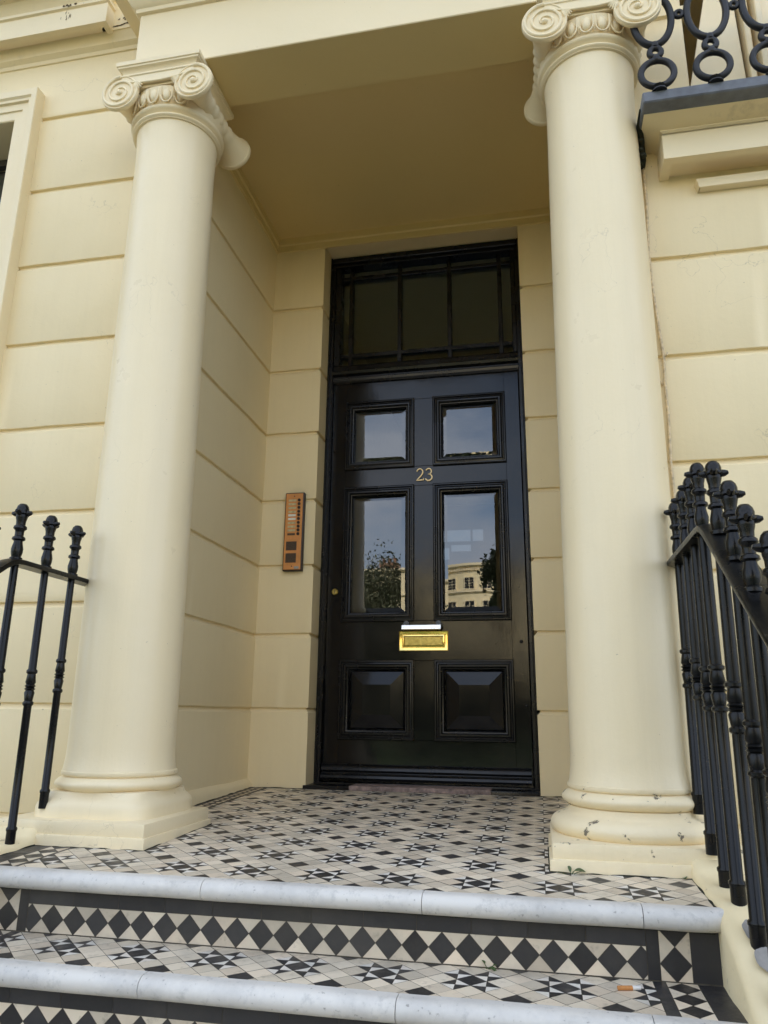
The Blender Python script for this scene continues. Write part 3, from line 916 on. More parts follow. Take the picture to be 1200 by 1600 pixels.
two = arc(0.479, zb_ + 0.045, 0.0150, 165, -35, 16, 1.15) + [(0.485, zb_ + 0.026), (0.472, zb_ + 0.012), (0.463, zb_ + 0.004), (0.480, zb_ + 0.004), (0.496, zb_ + 0.004), (0.4985, zb_ + 0.012)]
ribbon(two, 0.0025, 'two')
three = arc(0.523, zb_ + 0.0475, 0.0135, 160, -80, 16, 1.05) + [(0.520, zb_ + 0.0335)] + arc(0.523, zb_ + 0.0165, 0.0165, 80, -160, 18, 1.0)
ribbon(three, 0.0025, 'three')
b = MB(); b.lathe([(0.0165, 0.0), (0.0165, -0.004), (0.013, -0.008), (0.009, -0.008), (0.008, -0.006), (0.0, -0.006)], (0.063, YD, 0.885), 28, axis='y')
lk = b.fin('lock', 'brass_old', door, smooth=30)
b = MB(); b.box(0.0615, 0.0645, YD - 0.0085, YD - 0.004, 0.8775, 0.892)
b.fin('keyhole', 'dark', lk)
b = MB(); b.lathe([(0.008, 0), (0.008, -0.004), (0.004, -0.007), (0, -0.007)], (0.942, YD, 0.641), 16, axis='y')
b.lathe([(0.006, 0), (0.006, -0.003), (0.003, -0.005), (0, -0.005)], (0.955, YD, 0.36), 12, axis='y')
b.fin('stud', 'door_mould', door, smooth=40)

# ------------------------------------------------------------------ intercom
ic = empty('intercom_panel', (-0.097, YR, 0.96), 'copper entry phone panel with ten name cards on the wall left of the door', 'intercom')
IX0, IX1, IZ0, IZ1 = -0.142, -0.052, 0.960, 1.336
b = MB(); b.box(IX0 - 0.003, IX1 + 0.003, YR - 0.026, YR + 0.001, IZ0 - 0.003, IZ1 + 0.003, 0.006, 3)
b.fin('housing', 'bronze_dark', ic, smooth=40)
fy = YR - 0.0285
b = MB(); b.box(IX0 + 0.002, IX1 - 0.004, fy, YR - 0.020, IZ0 + 0.003, IZ1 - 0.003, 0.0015)
b.fin('faceplate', 'copper', ic, smooth=30)
HH = IZ1 - IZ0
rows = [0.10, 0.149, 0.198, 0.25, 0.295, 0.343, 0.394, 0.443, 0.491, 0.541]
for i, fr_ in enumerate(rows):
    z = IZ1 - fr_ * HH
    b = MB(); b.box(-0.126, -0.0885, fy - 0.0012, fy + 0.002, z - 0.0052, z + 0.0052, 0.0006)
    b.fin('name_card', 'paper_white' if i in (4, 5) else ('grille' if i == 9 else 'paper'), ic, smooth=30)
    b = MB(); b.lathe([(0.0072, 0.0), (0.0072, -0.0035), (0.0056, -0.0035), (0.0054, -0.001), (0.004, -0.001), (0.0038, -0.003), (0.0, -0.0035)], (-0.0735, fy, z + 0.001), 20, axis='y')
    b.fin('button', 'bronze_dark', ic, smooth=35)
for f0, f1 in ((0.635, 0.748), (0.785, 0.905)):
    b = MB(); b.box(-0.130, -0.078, fy - 0.001, fy + 0.002, IZ1 - f1 * HH, IZ1 - f0 * HH, 0.0006)
    for k in range(9):
        z = IZ1 - f1 * HH + 0.0035 + k * 0.0046
        b.box(-0.1285, -0.0795, fy - 0.0022, fy - 0.0005, z, z + 0.0018)
    b.fin('speaker_grille', 'grille', ic, smooth=30)
b = MB()
for f in (0.045, 0.951):
    b = MB(); b.lathe([(0.003, 0.0), (0.003, -0.001), (0, -0.0012)], (-0.098, fy, IZ1 - f * HH), 12, axis='y')
    b.fin('screw', 'dark', ic, smooth=30)
b = MB(); b.box(-0.0865, -0.064, fy - 0.0008, fy + 0.002, IZ0 + 0.006, IZ0 + 0.018, 0.0004)
b.fin('sticker', 'sticker', ic, smooth=30)

# ------------------------------------------------------------------ tiles
def clip_poly(poly, x0, x1, y0, y1):
    def cut(P, inside, inter):
        out = []
        for i in range(len(P)):
            a, c = P[i - 1], P[i]
            ia, ic_ = inside(a), inside(c)
            if ic_:
                if not ia: out.append(inter(a, c))
                out.append(c)
            elif ia: out.append(inter(a, c))
        return out
    def ix(v): return lambda a, c: (v, a[1] + (c[1] - a[1]) * (v - a[0]) / (c[0] - a[0]))
    def iy(v): return lambda a, c: (a[0] + (c[0] - a[0]) * (v - a[1]) / (c[1] - a[1]), v)
    for f, g in ((lambda p: p[0] >= x0, ix(x0)), (lambda p: p[0] <= x1, ix(x1)), (lambda p: p[1] >= y0, iy(y0)), (lambda p: p[1] <= y1, iy(y1))):
        poly = cut(poly, f, g)
        if len(poly) < 3: return []
    return poly

class Tiles:
    """flat tiles laid with grout gaps in a (u, v) sheet that `to3` carries into the scene"""
    def __init__(s, to3, g=0.00065):
        s.b = MB(); s.to3 = to3; s.g = g; s.tone = []
    def put(s, poly, mi):
        n = len(poly)
        ar = sum(poly[i - 1][0] * poly[i][1] - poly[i][0] * poly[i - 1][1] for i in range(n)) / 2
        if abs(ar) < 4e-6: return
        poly = [p for i, p in enumerate(poly) if abs(p[0] - poly[i - 1][0]) + abs(p[1] - poly[i - 1][1]) > 1e-6]
        n = len(poly)
        if n < 3: return
        if ar < 0: poly = poly[::-1]
        # inset every edge by the half gap
        out = []
        for i in range(n):
            p, a, c = Vector(poly[i]), Vector(poly[i - 1]), Vector(poly[(i + 1) % n])
            d0, d1 = (p - a), (c - p)
            if d0.length < 1e-7 or d1.length < 1e-7: continue
            d0.normalize(); d1.normalize()
            n0 = Vector((-d0.y, d0.x)); n1 = Vector((-d1.y, d1.x))
            k = max(0.25, 1 + n0.dot(n1))
            out.append(p + (n0 + n1) * (s.g / k))
        if len(out) < 3: return
        s.b.mi = mi
        lift = rnd.uniform(0.0, 0.0006)
        f = s.b.face([s.b.v(s.to3(q.x, q.y, 0.0012 + lift)) for q in out])
        if f is not None:
            s.tone.append((rnd.random(), rnd.random() ** 2))
    def rect(s, x0, x1, y0, y1, mi): s.put([(x0, y0), (x1, y0), (x1, y1), (x0, y1)], mi)
    def strip(s, x0, x1, y0, y1, mi, L=0.12, along='y'):
        a0, a1 = (y0, y1) if along == 'y' else (x0, x1)
        n = max(1, round((a1 - a0) / L))
        for i in range(n):
            p, q = a0 + (a1 - a0) * i / n, a0 + (a1 - a0) * (i + 1) / n
            if along == 'y': s.rect(x0, x1, p, q, mi)
            else: s.rect(p, q, y0, y1, mi)
    def diamonds(s, x0, x1, y0, y1, pitch, along='y', phase=0.0, light=1):
        """a row of black diamonds with light triangles between"""
        if along == 'y': m, w, a0, a1 = (x0 + x1) / 2, (x1 - x0) / 2, y0, y1
        else: m, w, a0, a1 = (y0 + y1) / 2, (y1 - y0) / 2, x0, x1
        k0 = math.floor((a0 - phase) / pitch) - 1; k1 = math.ceil((a1 - phase) / pitch) + 1
        h = pitch / 2
        for k in range(k0, k1 + 1):
            c = phase + k * pitch
            shapes = [([(0, c - h), (w, c), (0, c + h), (-w, c)], 0), ([(w, c), (w, c + 2 * h), (0, c + h)], light), ([(-w, c), (0, c + h), (-w, c + 2 * h)], light)]
            for sh, mi in shapes:
                P = [(m + a, bb) if along == 'y' else (bb, m + a) for a, bb in sh]
                P = clip_poly(P, x0, x1, y0, y1)
                if P: s.put(P, mi)
    def stars(s, x0, x1, y0, y1, cx, cy_, p):
        t = p / (3 * math.sqrt(2))
        e1 = Vector((1, 1)) / math.sqrt(2); e2 = Vector((-1, 1)) / math.sqrt(2)
        K = int(max(x1 - x0, y1 - y0) / t * 1.5) + 8
        def P(u, v): q = Vector((cx, cy_)) + e1 * (u * t) + e2 * (v * t); return (q.x, q.y)
        def add(poly, mi):
            q = clip_poly([P(*a) for a in poly], x0, x1, y0, y1)
            if q: s.put(q, mi)
        for i in range(-K, K + 1):
            for j in range(-K, K + 1):
                c = P(i, j)
                if c[0] < x0 - t or c[0] > x1 + t or c[1] < y0 - t or c[1] > y1 + t: continue
                sq = [(i - .5, j - .5), (i + .5, j - .5), (i + .5, j + .5), (i - .5, j + .5)]
                if i % 3 == 0 and j % 3 == 0: add(sq, 0); continue
                hit = None
                for di, dj in ((1, 0), (-1, 0), (0, 1), (0, -1)):
                    a, c2 = i - di, j - dj
                    if a % 3 == 0 and c2 % 3 == 0 and (a // 3 + c2 // 3) % 2 == 0: hit = (di, dj)
                if hit:
                    o = (i, j)
                    for k in range(4):
                        horiz = k in (0, 2)         # triangle on an edge of constant v
                        dark = horiz if hit[0] != 0 else not horiz
                        add([sq[k], sq[(k + 1) % 4], o], 0 if dark else 2)
                else: add(sq, 1)
    def fin(s, name, parent=None, loc=None):
        o = s.b.fin(name, ['tile_black', 'tile_light', 'tile_white', 'grout', 'dark_matte'], parent, loc=loc)
        me = o.data
        at = me.color_attributes.new('tone', 'FLOAT_COLOR', 'CORNER')
        vals = []
        k = 0
        for pg in me.polygons:
            if pg.material_index < 3 and k < len(s.tone): a, c = s.tone[k]; k += 1
            else: a, c = 0.5, 0
            vals += [a, c, 0, 1] * pg.loop_total
        at.data.foreach_set('color', vals)
        return o

SP = 0.1762
XC, YC = 0.5095, -1.628
ft = Tiles(lambda u, v, h: (u, v, floor_z(v) + h))
Y1, Y0 = YR + 0.0, -1.717
bw = 0.058
# right and left borders of the porch, then the back one
xl, xr = AL + 0.022, AR - 0.022
for (a, c, d_) in ((xl, 1, 0), (xr, -1, 0)):
    s0, s1 = sorted((a, a + c * 0.018)); ft.strip(s0, s1, -1.05, Y1, 0)
    s0, s1 = sorted((a + c * 0.018, a + c * 0.064)); ft.diamonds(s0, s1, -1.05, Y1 - 0.018, 0.046)
    s0, s1 = sorted((a + c * 0.064, a + c * 0.080)); ft.strip(s0, s1, -1.05, Y1 - 0.018, 0)
ft.strip(xl + 0.018, xr - 0.018, Y1 - 0.018, Y1, 0, along='x')
ft.stars(xl + 0.080, xr - 0.080, -1.05, Y1 - 0.018, XC, YC, SP)
# front zone between and before the column plinths
ft.stars(-0.222, 1.335, Y0, -1.05, XC, YC, SP)
ft.strip(-0.345, -0.290, Y0, -1.45, 0)
ft.diamonds(-0.290, -0.232, Y0, -1.45, 0.058, phase=-1.6)
ft.strip(-0.232, -0.222, Y0, -1.45, 0)
ft.b.mi = 3
ft.b.box(-0.36, 1.36, Y0 + 0.004, YR + 0.02, -0.16, 0.0)
for q in ft.b.bm.verts:
    if q.co.z == 0.0: q.co.z = floor_z(q.co.y)
# grime packed along the foot of plinths, kerbs and walls
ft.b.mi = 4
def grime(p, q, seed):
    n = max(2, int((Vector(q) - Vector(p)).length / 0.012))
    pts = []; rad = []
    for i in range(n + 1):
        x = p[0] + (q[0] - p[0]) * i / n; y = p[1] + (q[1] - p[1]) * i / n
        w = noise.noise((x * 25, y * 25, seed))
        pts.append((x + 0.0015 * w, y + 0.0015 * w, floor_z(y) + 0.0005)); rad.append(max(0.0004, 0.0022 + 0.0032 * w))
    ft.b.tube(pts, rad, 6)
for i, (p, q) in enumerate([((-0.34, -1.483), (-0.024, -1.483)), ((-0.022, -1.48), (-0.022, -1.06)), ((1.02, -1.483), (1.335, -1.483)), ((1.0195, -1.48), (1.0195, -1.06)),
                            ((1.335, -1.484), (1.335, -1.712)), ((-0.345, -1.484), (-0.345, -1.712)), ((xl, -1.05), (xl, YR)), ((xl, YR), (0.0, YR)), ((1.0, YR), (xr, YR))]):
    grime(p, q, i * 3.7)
structure(ft.fin('floor'))

# steps
steps = empty('porch_steps', (0.51, -2.3, GZ), 'flight of black and buff patterned tile steps with pale marble nosings', 'steps')
RH, TD = 0.135, 0.188
NJ = [[0.267, 0.757, 1.194], [0.236, 0.738, 1.18], [0.30, 0.80], [0.25, 0.72], [0.27, 0.76], [0.3, 0.8], [0.25, 0.7]]
for k in range(7):
    zt = -0.0455 - RH * k              # level of the tread above this riser
    yr = -1.720 - TD * k
    zb = zt - RH
    # nosing stones
    joints = [-0.36] + NJ[k] + [1.352]
    for x0, x1 in zip(joints, joints[1:]):
        b = MB()
        prof = []
        x0_, x1_ = x0 + 0.0007, x1 - 0.0007
        hb = 0.020
        ztop, zlow = zt + 0.003, zt - 0.039
        sec = [(yr + 0.006, ztop), (yr - 0.012, ztop)]
        for q in range(1, 12):
            a = PI / 2 + PI * q / 12
            sec.append((yr - 0.014 + 0.021 * math.cos(a) * 1.05, (ztop + zlow) / 2 + 0.021 * math.sin(a)))
        sec += [(yr - 0.012, zlow), (yr + 0.006, zlow)]
        n = max(2, int((x1_ - x0_) / 0.03))
        cols_ = []
        endr = x1 > 1.3
        for i in range(n + 1):
            x = x0_ + (x1_ - x0_) * i / n
            row = []
            for (yy, zz) in sec:
                w = 0.0012 * noise.noise((x * 6, yy * 20, zz * 20 + k))
                sh = 0.0
                if endr and i >= n - 1: sh = (0.004 if i == n - 1 else 0.014) * (1 if yy < yr - 0.01 else 0)
                row.append(b.v((x, yy + w + sh, zz + w)))
            cols_.append(row)
        for a, c in zip(cols_, cols_[1:]):
            for j in range(len(sec)): b.face([a[j], c[j], c[(j + 1) % len(sec)], a[(j + 1) % len(sec)]])
        b.face(cols_[0]); b.face(cols_[-1][::-1])
        b.fin('nosing', 'marble', steps, smooth=40)
    # riser
    yy = yr + 0.004
    t = Tiles(lambda u, v, h, yy=yy: (u, yy - h, v))
    z_hi, d_hi, d_lo = zt - 0.040, zt - 0.0735, zb + 0.0025
    pit = 0.0565
    t.strip(-0.176, 1.199, d_hi, z_hi, 0, L=0.1130, along='x')
    t.diamonds(-0.176, 1.199, d_lo, d_hi, pit, along='x', phase=0.5115)
    for (a, c) in ((1.199, 1), (-0.176, -1)):
        s0, s1 = sorted((a, a + c * 0.024)); t.strip(s0, s1, d_lo, z_hi, 0, L=0.2)
        s0, s1 = sorted((a + c * 0.024, a + c * 0.083)); t.diamonds(s0, s1, d_lo, z_hi, 0.062, along='y', phase=d_lo + 0.030)
        s0, s1 = sorted((a + c * 0.083, a + c * 0.150)); t.strip(s0, s1, d_lo, z_hi, 0, L=0.2)
    t.b.mi = 3
    t.b.box(-0.36, 1.36, yy, yy + 0.12, zb - 0.02, zt - 0.036)
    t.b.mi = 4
    # dark uneven line below the nosing
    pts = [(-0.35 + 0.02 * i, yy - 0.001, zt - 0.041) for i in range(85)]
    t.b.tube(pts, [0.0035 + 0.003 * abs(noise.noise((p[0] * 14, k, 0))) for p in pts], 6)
    t.fin('riser', steps)
    # tread below
    y_in, y_out = yr, yr - TD + 0.003
    tt = Tiles(lambda u, v, h, zb=zb: (u, v, zb + h))
    tt.stars(-0.185, 1.206, y_out, y_in, XC, yr - 0.078, SP)
    for (a, c) in ((1.206, 1), (-0.185, -1)):
        s0, s1 = sorted((a, a + c * 0.024)); tt.strip(s0, s1, y_out, y_in, 0, L=0.2)
        s0, s1 = sorted((a + c * 0.024, a + c * 0.083)); tt.diamonds(s0, s1, y_out, y_in, 0.058, phase=yr - 0.03)
        s0, s1 = sorted((a + c * 0.083, a + c * 0.150)); tt.strip(s0, s1, y_out, y_in, 0, L=0.2)
    tt.b.mi = 3
    tt.b.box(-0.36, 1.36, y_out + 0.004, y_in + 0.01, zb - 0.12, zb)
    tt.fin('tread', steps)

# kerb walls either side of the steps
def kerb(x_in, sgn, label, start=-1.03):
    b = MB()
    top = [(-1.04, 0.024), (-1.46, 0.020), (-1.492, -0.012), (-1.53, -0.022), (-1.70, -0.034), (-1.80, -0.066), (-1.90, -0.128), (-2.2, -0.35), (-3.05, -0.965), (-3.10, -1.02)]
    pts = []
    # subdivide
    fine = []
    for a, c in zip(top, top[1:]):
        n = max(1, int(abs(a[0] - c[0]) / 0.03))
        for i in range(n): fine.append((a[0] + (c[0] - a[0]) * i / n, a[1] + (c[1] - a[1]) * i / n))
    fine.append(top[-1])
    sec = [(0.0, None), (0.0, -0.018), (0.004, -0.007), (0.012, -0.001), (0.03, 0.0), (0.07, 0.001), (0.13, 0.0), (0.145, -0.006), (0.15, -0.02), (0.15, None)]
    cols_ = []
    for y, z in fine:
        row = []
        for o, dz in sec:
            w = 0.003 * noise.noise((o * 30, y * 12, sgn * 4))
            bulge = 0.006 * max(0, -y - 1.7)
            xx = x_in + sgn * (o + bulge) + w
            row.append(b.v((xx, y, GZ - 0.2 if dz is None else z + dz + w)))
        cols_.append(row)
    for a, c in zip(cols_, cols_[1:]):
        for j in range(len(sec) - 1): b.face([a[j], a[j + 1], c[j + 1], c[j]] if sgn > 0 else [a[j], c[j], c[j + 1], a[j + 1]])
    b.face(cols_[0]); b.face(cols_[-1][::-1])
    o = b.fin('kerb_wall', 'kerb', smooth=50, loc=(x_in, -2.0, GZ))
    tag(o, label, 'kerb wall', 'kerb walls beside the steps')
    return o
kerb(1.335, 1, 'sloping cream kerb wall with a grey cement patch beside the thick cluster of railings')
kerb(-0.345, -1, 'cream kerb wall running under the three thin railing bars by the squared column base')
b = MB()
for (x, y, z, r, sd, e) in [(1.378, -1.800, -0.0600, 0.017, 31, 1.5), (1.386, -1.855, -0.0925, 0.021, 32, 1.6)]:
    patch(b, (x, y, z), (1, 0, 0), (0, 0.85 * e, 0.53 * e), r * 0.85, 40, sd, 0.0015, 0.32)
tag(b.fin('cement_patch', 'cement', loc=(1.38, -1.83, -0.075)), 'grey cement repair patch on the sloping kerb beside the steps', 'cement patch')

# ------------------------------------------------------------------ railings
def finial_mesh():
    b = MB()
    s_ = 1.0
    pr = [(0.0125, 0.0), (0.0165, 0.002), (0.0165, 0.009), (0.0125, 0.012), (0.0150, 0.024), (0.0155, 0.034), (0.0120, 0.050), (0.0112, 0.056), (0.0175, 0.060), (0.0165, 0.066), (0.0115, 0.070), (0.0115, 0.079), (0.0120, 0.086), (0.0175, 0.091), (0.0165, 0.097), (0.0120, 0.101), (0.0125, 0.112), (0.0150, 0.122), (0.0155, 0.128), (0.0140, 0.132)]
    b.lathe(pr, n=18, wob=0.04)
    # flat leaf-like wings under the cap, then the round cap
    b.lathe([(0.0135, 0.130), (0.0195, 0.133), (0.0195, 0.137), (0.0165, 0.140), (0.0165, 0.147), (0.0140, 0.155), (0.009, 0.161), (0.0, 0.163)], n=18, wob=0.03)
    for sx in (-1, 1):
        b.tube([(0, sx * 0.012, 0.134), (0, sx * 0.022, 0.1345), (0, sx * 0.030, 0.136)], [0.009, 0.0075, 0.004], 8)
        b.tube([(sx * 0.012, 0, 0.134), (sx * 0.022, 0, 0.1345), (sx * 0.029, 0, 0.136)], [0.009, 0.0075, 0.004], 8)
    return b
def bar_mesh(h, thick=1.0):
    b = MB()
    m_ = 0.42 - 0.0          # decorated knuckle, measured from the bar's foot
    k = h * 0.55
    pr = [(0.0125, -0.01), (0.0125, 0.030), (0.0140, 0.033), (0.0140, 0.038), (0.0108, 0.042), (0.0105, k - 0.050), (0.0140, k - 0.046), (0.0140, k - 0.040), (0.0105, k - 0.036), (0.0135, k - 0.014), (0.0105, k - 0.008), (0.0145, k - 0.004), (0.0105, k), (0.0145, k + 0.004), (0.0105, k + 0.008), (0.0135, k + 0.014), (0.0105, k + 0.036), (0.0142, k + 0.040), (0.0142, k + 0.046), (0.0105, k + 0.050), (0.0100, h)]
    b.lathe([(r_ * thick, z_) for r_, z_ in pr], n=16, wob=0.06)
    return b
_fin = None
BARS = {}
def add_bar(root, x, y, z0, z1, thick, lean=0.0):
    """bar from its foot z0 to the rail z1, finial above"""
    global _fin
    base = WLOC[root]
    h = z1 - z0
    key = (round(h, 3), thick)
    if key not in BARS:
        o = bar_mesh(h, thick).fin('bar', 'iron', root, smooth=45, loc=(0, 0, 0)); BARS[key] = o
    else:
        o = BARS[key].copy(); C.objects.link(o); o.parent = root
    o.location = (Vector((x, y, z0)) - base) * S
    o.rotation_euler = (rnd.uniform(-.004, .004), lean + rnd.uniform(-.003, .003), rnd.uniform(-.2, .2))
    if _fin is None:
        f = finial_mesh().fin('finial', 'iron', o, smooth=45, loc=(0, 0, 0)); _fin = f
    else:
        f = _fin.copy(); C.objects.link(f); f.parent = o
    f.location = (0, 0, (h + 0.004) * S)
def railing(xc, ys, y_end, y_bend, zr, label, foot, y_start, thick=1.0, hw=0.0225, lean=0.0):
    root = empty('railing', (xc, y_bend, floor_z(-1.7)), label, 'railing', 'iron railings beside the steps')
    # flat rail: level, rounded bend, then down the slope
    cl = [(y_start, zr), (y_bend + 0.05, zr), (y_bend + 0.02, zr - 0.002), (y_bend, zr - 0.009), (y_bend - 0.025, zr - 0.024)]
    sl = 0.725
    for k in range(1, 30):
        yy = y_bend - 0.025 - 0.05 * k
        if yy < -3.05: break
        cl.append((yy, zr - 0.024 - sl * 0.05 * k))
    b = MB(); th = 0.0065
    rows_ = []
    for i, (y, z) in enumerate(cl):
        a = cl[max(i - 1, 0)]; c = cl[min(i + 1, len(cl) - 1)]
        d = Vector((c[0] - a[0], c[1] - a[1])).normalized(); nn = Vector((d.y, -d.x))
        if nn.y < 0: nn = -nn
        sec = [(-hw, -th), (hw, -th), (hw + 0.002, 0), (hw, th), (hw * 0.6, th + 0.003), (0, th + 0.0045), (-hw * 0.6, th + 0.003), (-hw, th), (-hw - 0.002, 0)]
        rows_.append([b.v((xc + lean * 1.1 + sx, y + nn.x * sz, z + nn.y * sz)) for sx, sz in sec])
    for a, c in zip(rows_, rows_[1:]):
        for j in range(9): b.face([a[j], a[(j + 1) % 9], c[(j + 1) % 9], c[j]])
    b.face(rows_[0]); b.face(rows_[-1][::-1])
    b.fin('rail', 'iron', root, smooth=35)
    def rail_z(y):
        for (ya, za), (yb_, zb_) in zip(cl, cl[1:]):
            if yb_ <= y <= ya: return za + (zb_ - za) * (y - ya) / (yb_ - ya)
        return zr
    for i, y in enumerate(ys):
        add_bar(root, xc + rnd.uniform(-.002, .002), y, foot(y), rail_z(y), thick, lean)
    return root
def foot_r(y):
    P = [(-1.30, 0.10), (-1.40, 0.10), (-1.46, 0.035), (-1.54, 0.015), (-1.57, -0.028), (-1.70, -0.035), (-1.80, -0.066), (-1.90, -0.128), (-2.2, -0.35), (-3.05, -0.965)]
    for (a, za), (c, zc) in zip(P, P[1:]):
        if c <= y <= a: return za + (zc - za) * (y - a) / (c - a)
    return P[-1][1]
def foot_l(y):
    P = [(-1.30, 0.06), (-1.50, 0.06), (-1.52, -0.022), (-1.70, -0.034), (-1.80, -0.066), (-1.90, -0.128), (-2.2, -0.35), (-3.05, -0.965)]
    for (a, za), (c, zc) in zip(P, P[1:]):
        if c <= y <= a: return za + (zc - za) * (y - a) / (c - a)
    return P[-1][1]
railing(1.385, [-1.365, -1.487, -1.593, -1.70, -1.82, -1.925, -2.03, -2.135, -2.24, -2.38, -2.49, -2.6, -2.71, -2.82, -2.93], -3.0, -1.775, 0.716, 'black iron railing with a thick cluster of knobbed bars against the column with chipped base', foot_r, -1.22, 1.2, 0.031, 0.0095)
railing(-0.372, [-1.428, -1.548, -1.680, -1.80, -1.915, -2.03, -2.145, -2.26, -2.375, -2.49, -2.6, -2.71, -2.82, -2.93], -3.0, -1.715, 0.705, 'black iron railing of slim widely spaced bars beside the column with squared base', foot_l, -1.31)

# ------------------------------------------------------------------ small things
# loose cable down the right wall
cp = [(1.418, YF - 0.012, 2.12), (1.420, YF - 0.006, 1.95), (1.411, YF - 0.006, 1.753), (1.414, YF - 0.005, 1.62), (1.421, YF - 0.006, 1.477), (1.427, YF - 0.005, 1.39), (1.423, YF - 0.008, 1.30), (1.424, YF - 0.006, 1.2), (1.418, YF - 0.006, 1.054), (1.42, YF - 0.006, 0.8), (1.417, YF - 0.006, 0.4)]
cp = [(x + 0.005, y - 0.004, z) for x, y, z in cp]
b = MB(); b.tube(cp, 0.0046, 8)
for (x, z, s1) in [(1.428, 1.386, 1), (1.424, 1.30, -1)]:
    b.tube([(x - 0.002, YF - 0.004, z), (x + 0.012 * s1, YF - 0.016, z + 0.008), (x + 0.016 * s1, YF - 0.01, z + 0.018)], [0.004, 0.003, 0.002], 6)
tag(b.fin('cable', 'cable', smooth=50, loc=cp[-1]), 'thin dusty cable running down the wall edge under the ring balcony', 'cable')

def weed(loc, leaves, label, seed):
    rr = random.Random(seed)
    root = empty('weed', loc, label, 'weed', 'weeds growing in the tile joints')
    for (dx, dy, h, L, w, yaw, up_) in leaves:
        b = MB()
        base = Vector(loc) + Vector((dx * 0.3, dy * 0.3, 0))
        tip = Vector(loc) + Vector((dx, dy, h))
        b.tube([base, (base + tip) / 2 + Vector((0, 0, h * 0.15)), tip], [0.0012, 0.001, 0.0008], 6)
        ax = Vector((math.cos(yaw), math.sin(yaw), up_)).normalized(); sd = Vector((-math.sin(yaw), math.cos(yaw), 0.25)).normalized()
        n = 9; A, B_, mid = [], [], []
        for i in range(n + 1):
            t = i / n
            c = tip + ax * L * t + Vector((0, 0, -0.25 * L * t * t))
            ww = w * math.sin(PI * min(1, t * 0.96 + 0.03)) ** 0.7
            mid.append(b.v(c)); A.append(b.v(c + sd * ww + Vector((0, 0, ww * 0.35)))); B_.append(b.v(c - sd * ww + Vector((0, 0, ww * 0.35))))
        for i in range(n):
            b.face([mid[i], mid[i + 1], A[i + 1], A[i]]); b.face([mid[i], B_[i], B_[i + 1], mid[i + 1]])
        b.fin('leaf', 'leaf', root, smooth=60)
    return root
weed((1.066, -1.492, floor_z(-1.492)), [(-0.018, -0.006, 0.004, 0.014, 0.006, 2.9, 0.2), (0.0, -0.004, 0.006, 0.020, 0.0045, 1.7, 1.6), (0.010, -0.006, 0.010, 0.026, 0.008, 0.1, 0.15), (0.022, -0.002, 0.008, 0.012, 0.006, 0.5, 0.1)], 'tiny green weed with round leaves at the foot of the chipped column plinth', 1)
weed((1.318, -1.474, floor_z(-1.474)), [(-0.004, -0.004, 0.006, 0.010, 0.006, 2.6, 0.5), (0.004, -0.004, 0.008, 0.011, 0.007, 0.8, 0.6), (0.0, -0.008, 0.004, 0.010, 0.006, -1.4, 0.2), (-0.014, 0, 0.002, 0.008, 0.003, 3.0, 0.1)], 'dark weed tuft at the plinth corner where the tiles meet the kerb', 2)
weed((0.888, -1.722, -0.180), [(-0.006, -0.004, 0.010, 0.012, 0.004, 2.2, 0.9), (0.004, -0.006, 0.006, 0.016, 0.005, -0.4, -0.2), (0.010, -0.004, 0.008, 0.010, 0.003, 0.4, 0.3)], 'small green weed sprouting between step riser and tread', 3)
cg = empty('cigarette_butt', (1.158, -1.78, -0.176), 'cigarette butt with orange filter lying on the tiled tread', 'cigarette butt')
b = MB(); b.tube([(1.135, -1.787, -0.1755), (1.162, -1.780, -0.1755)], 0.0042, 10)
b.fin('filter', 'cig_filter', cg, smooth=40)
b = MB(); b.tube([(1.162, -1.780, -0.1755), (1.177, -1.776, -0.1755)], [0.0042, 0.0038], 10)
b.fin('paper', 'cig_paper', cg, smooth=40)

# ------------------------------------------------------------------ across the square (seen mirrored in the glass)
HY = -60.0
opp = empty('bow_fronted_house', (-2.0, HY, GZ), 'sunlit cream bow fronted terrace across the square, mirrored in the door glass', 'house')
def bow_pts(x0, x1, y, depth, n=16):
    return [(x0 + (x1 - x0) * i / n, y + depth * math.sin(PI * i / n)) for i in range(n + 1)]
def storey_wall(mb, path, z0, z1): mb.sweep(path[::-1], [(0, z0), (0, z1)])
CZ = 12.75
b = MB()
bx0, bx1 = -7.2, -0.2
b.box(-30, 30, HY - 14, HY, GZ - 0.2, CZ - 0.3)
pth = bow_pts(bx0, bx1, HY, 1.5)
b.sweep(pth[::-1], [(0, GZ - 0.2), (0, CZ)])
b.face([b.v((x, y, CZ)) for x, y in pth])
b.fin('wall', 'wall', opp, smooth=30)
b = MB()
full = [(30, HY)] + pth[::-1] + [(-30, HY)]
for z, o, h in ((CZ - 0.42, 0.25, 0.42), (10.15, 0.14, 0.3), (6.9, 0.12, 0.25), (3.4, 0.15, 0.25)):
    b.sweep(full, [(0, z), (o * 0.5, z + h * 0.2), (o, z + h * 0.5), (o, z + h), (-0.3, z + h)])
for i in range(48):
    t = i / 47
    k = t * (len(pth) - 1); j = min(int(k), len(pth) - 2); f = k - j
    x = pth[j][0] + (pth[j + 1][0] - pth[j][0]) * f; y = pth[j][1] + (pth[j + 1][1] - pth[j][1]) * f
    b.box(x - 0.04, x + 0.04, y, y + 0.16, CZ - 0.62, CZ - 0.42)
b.fin('cornice', 'trim', opp, smooth=30)
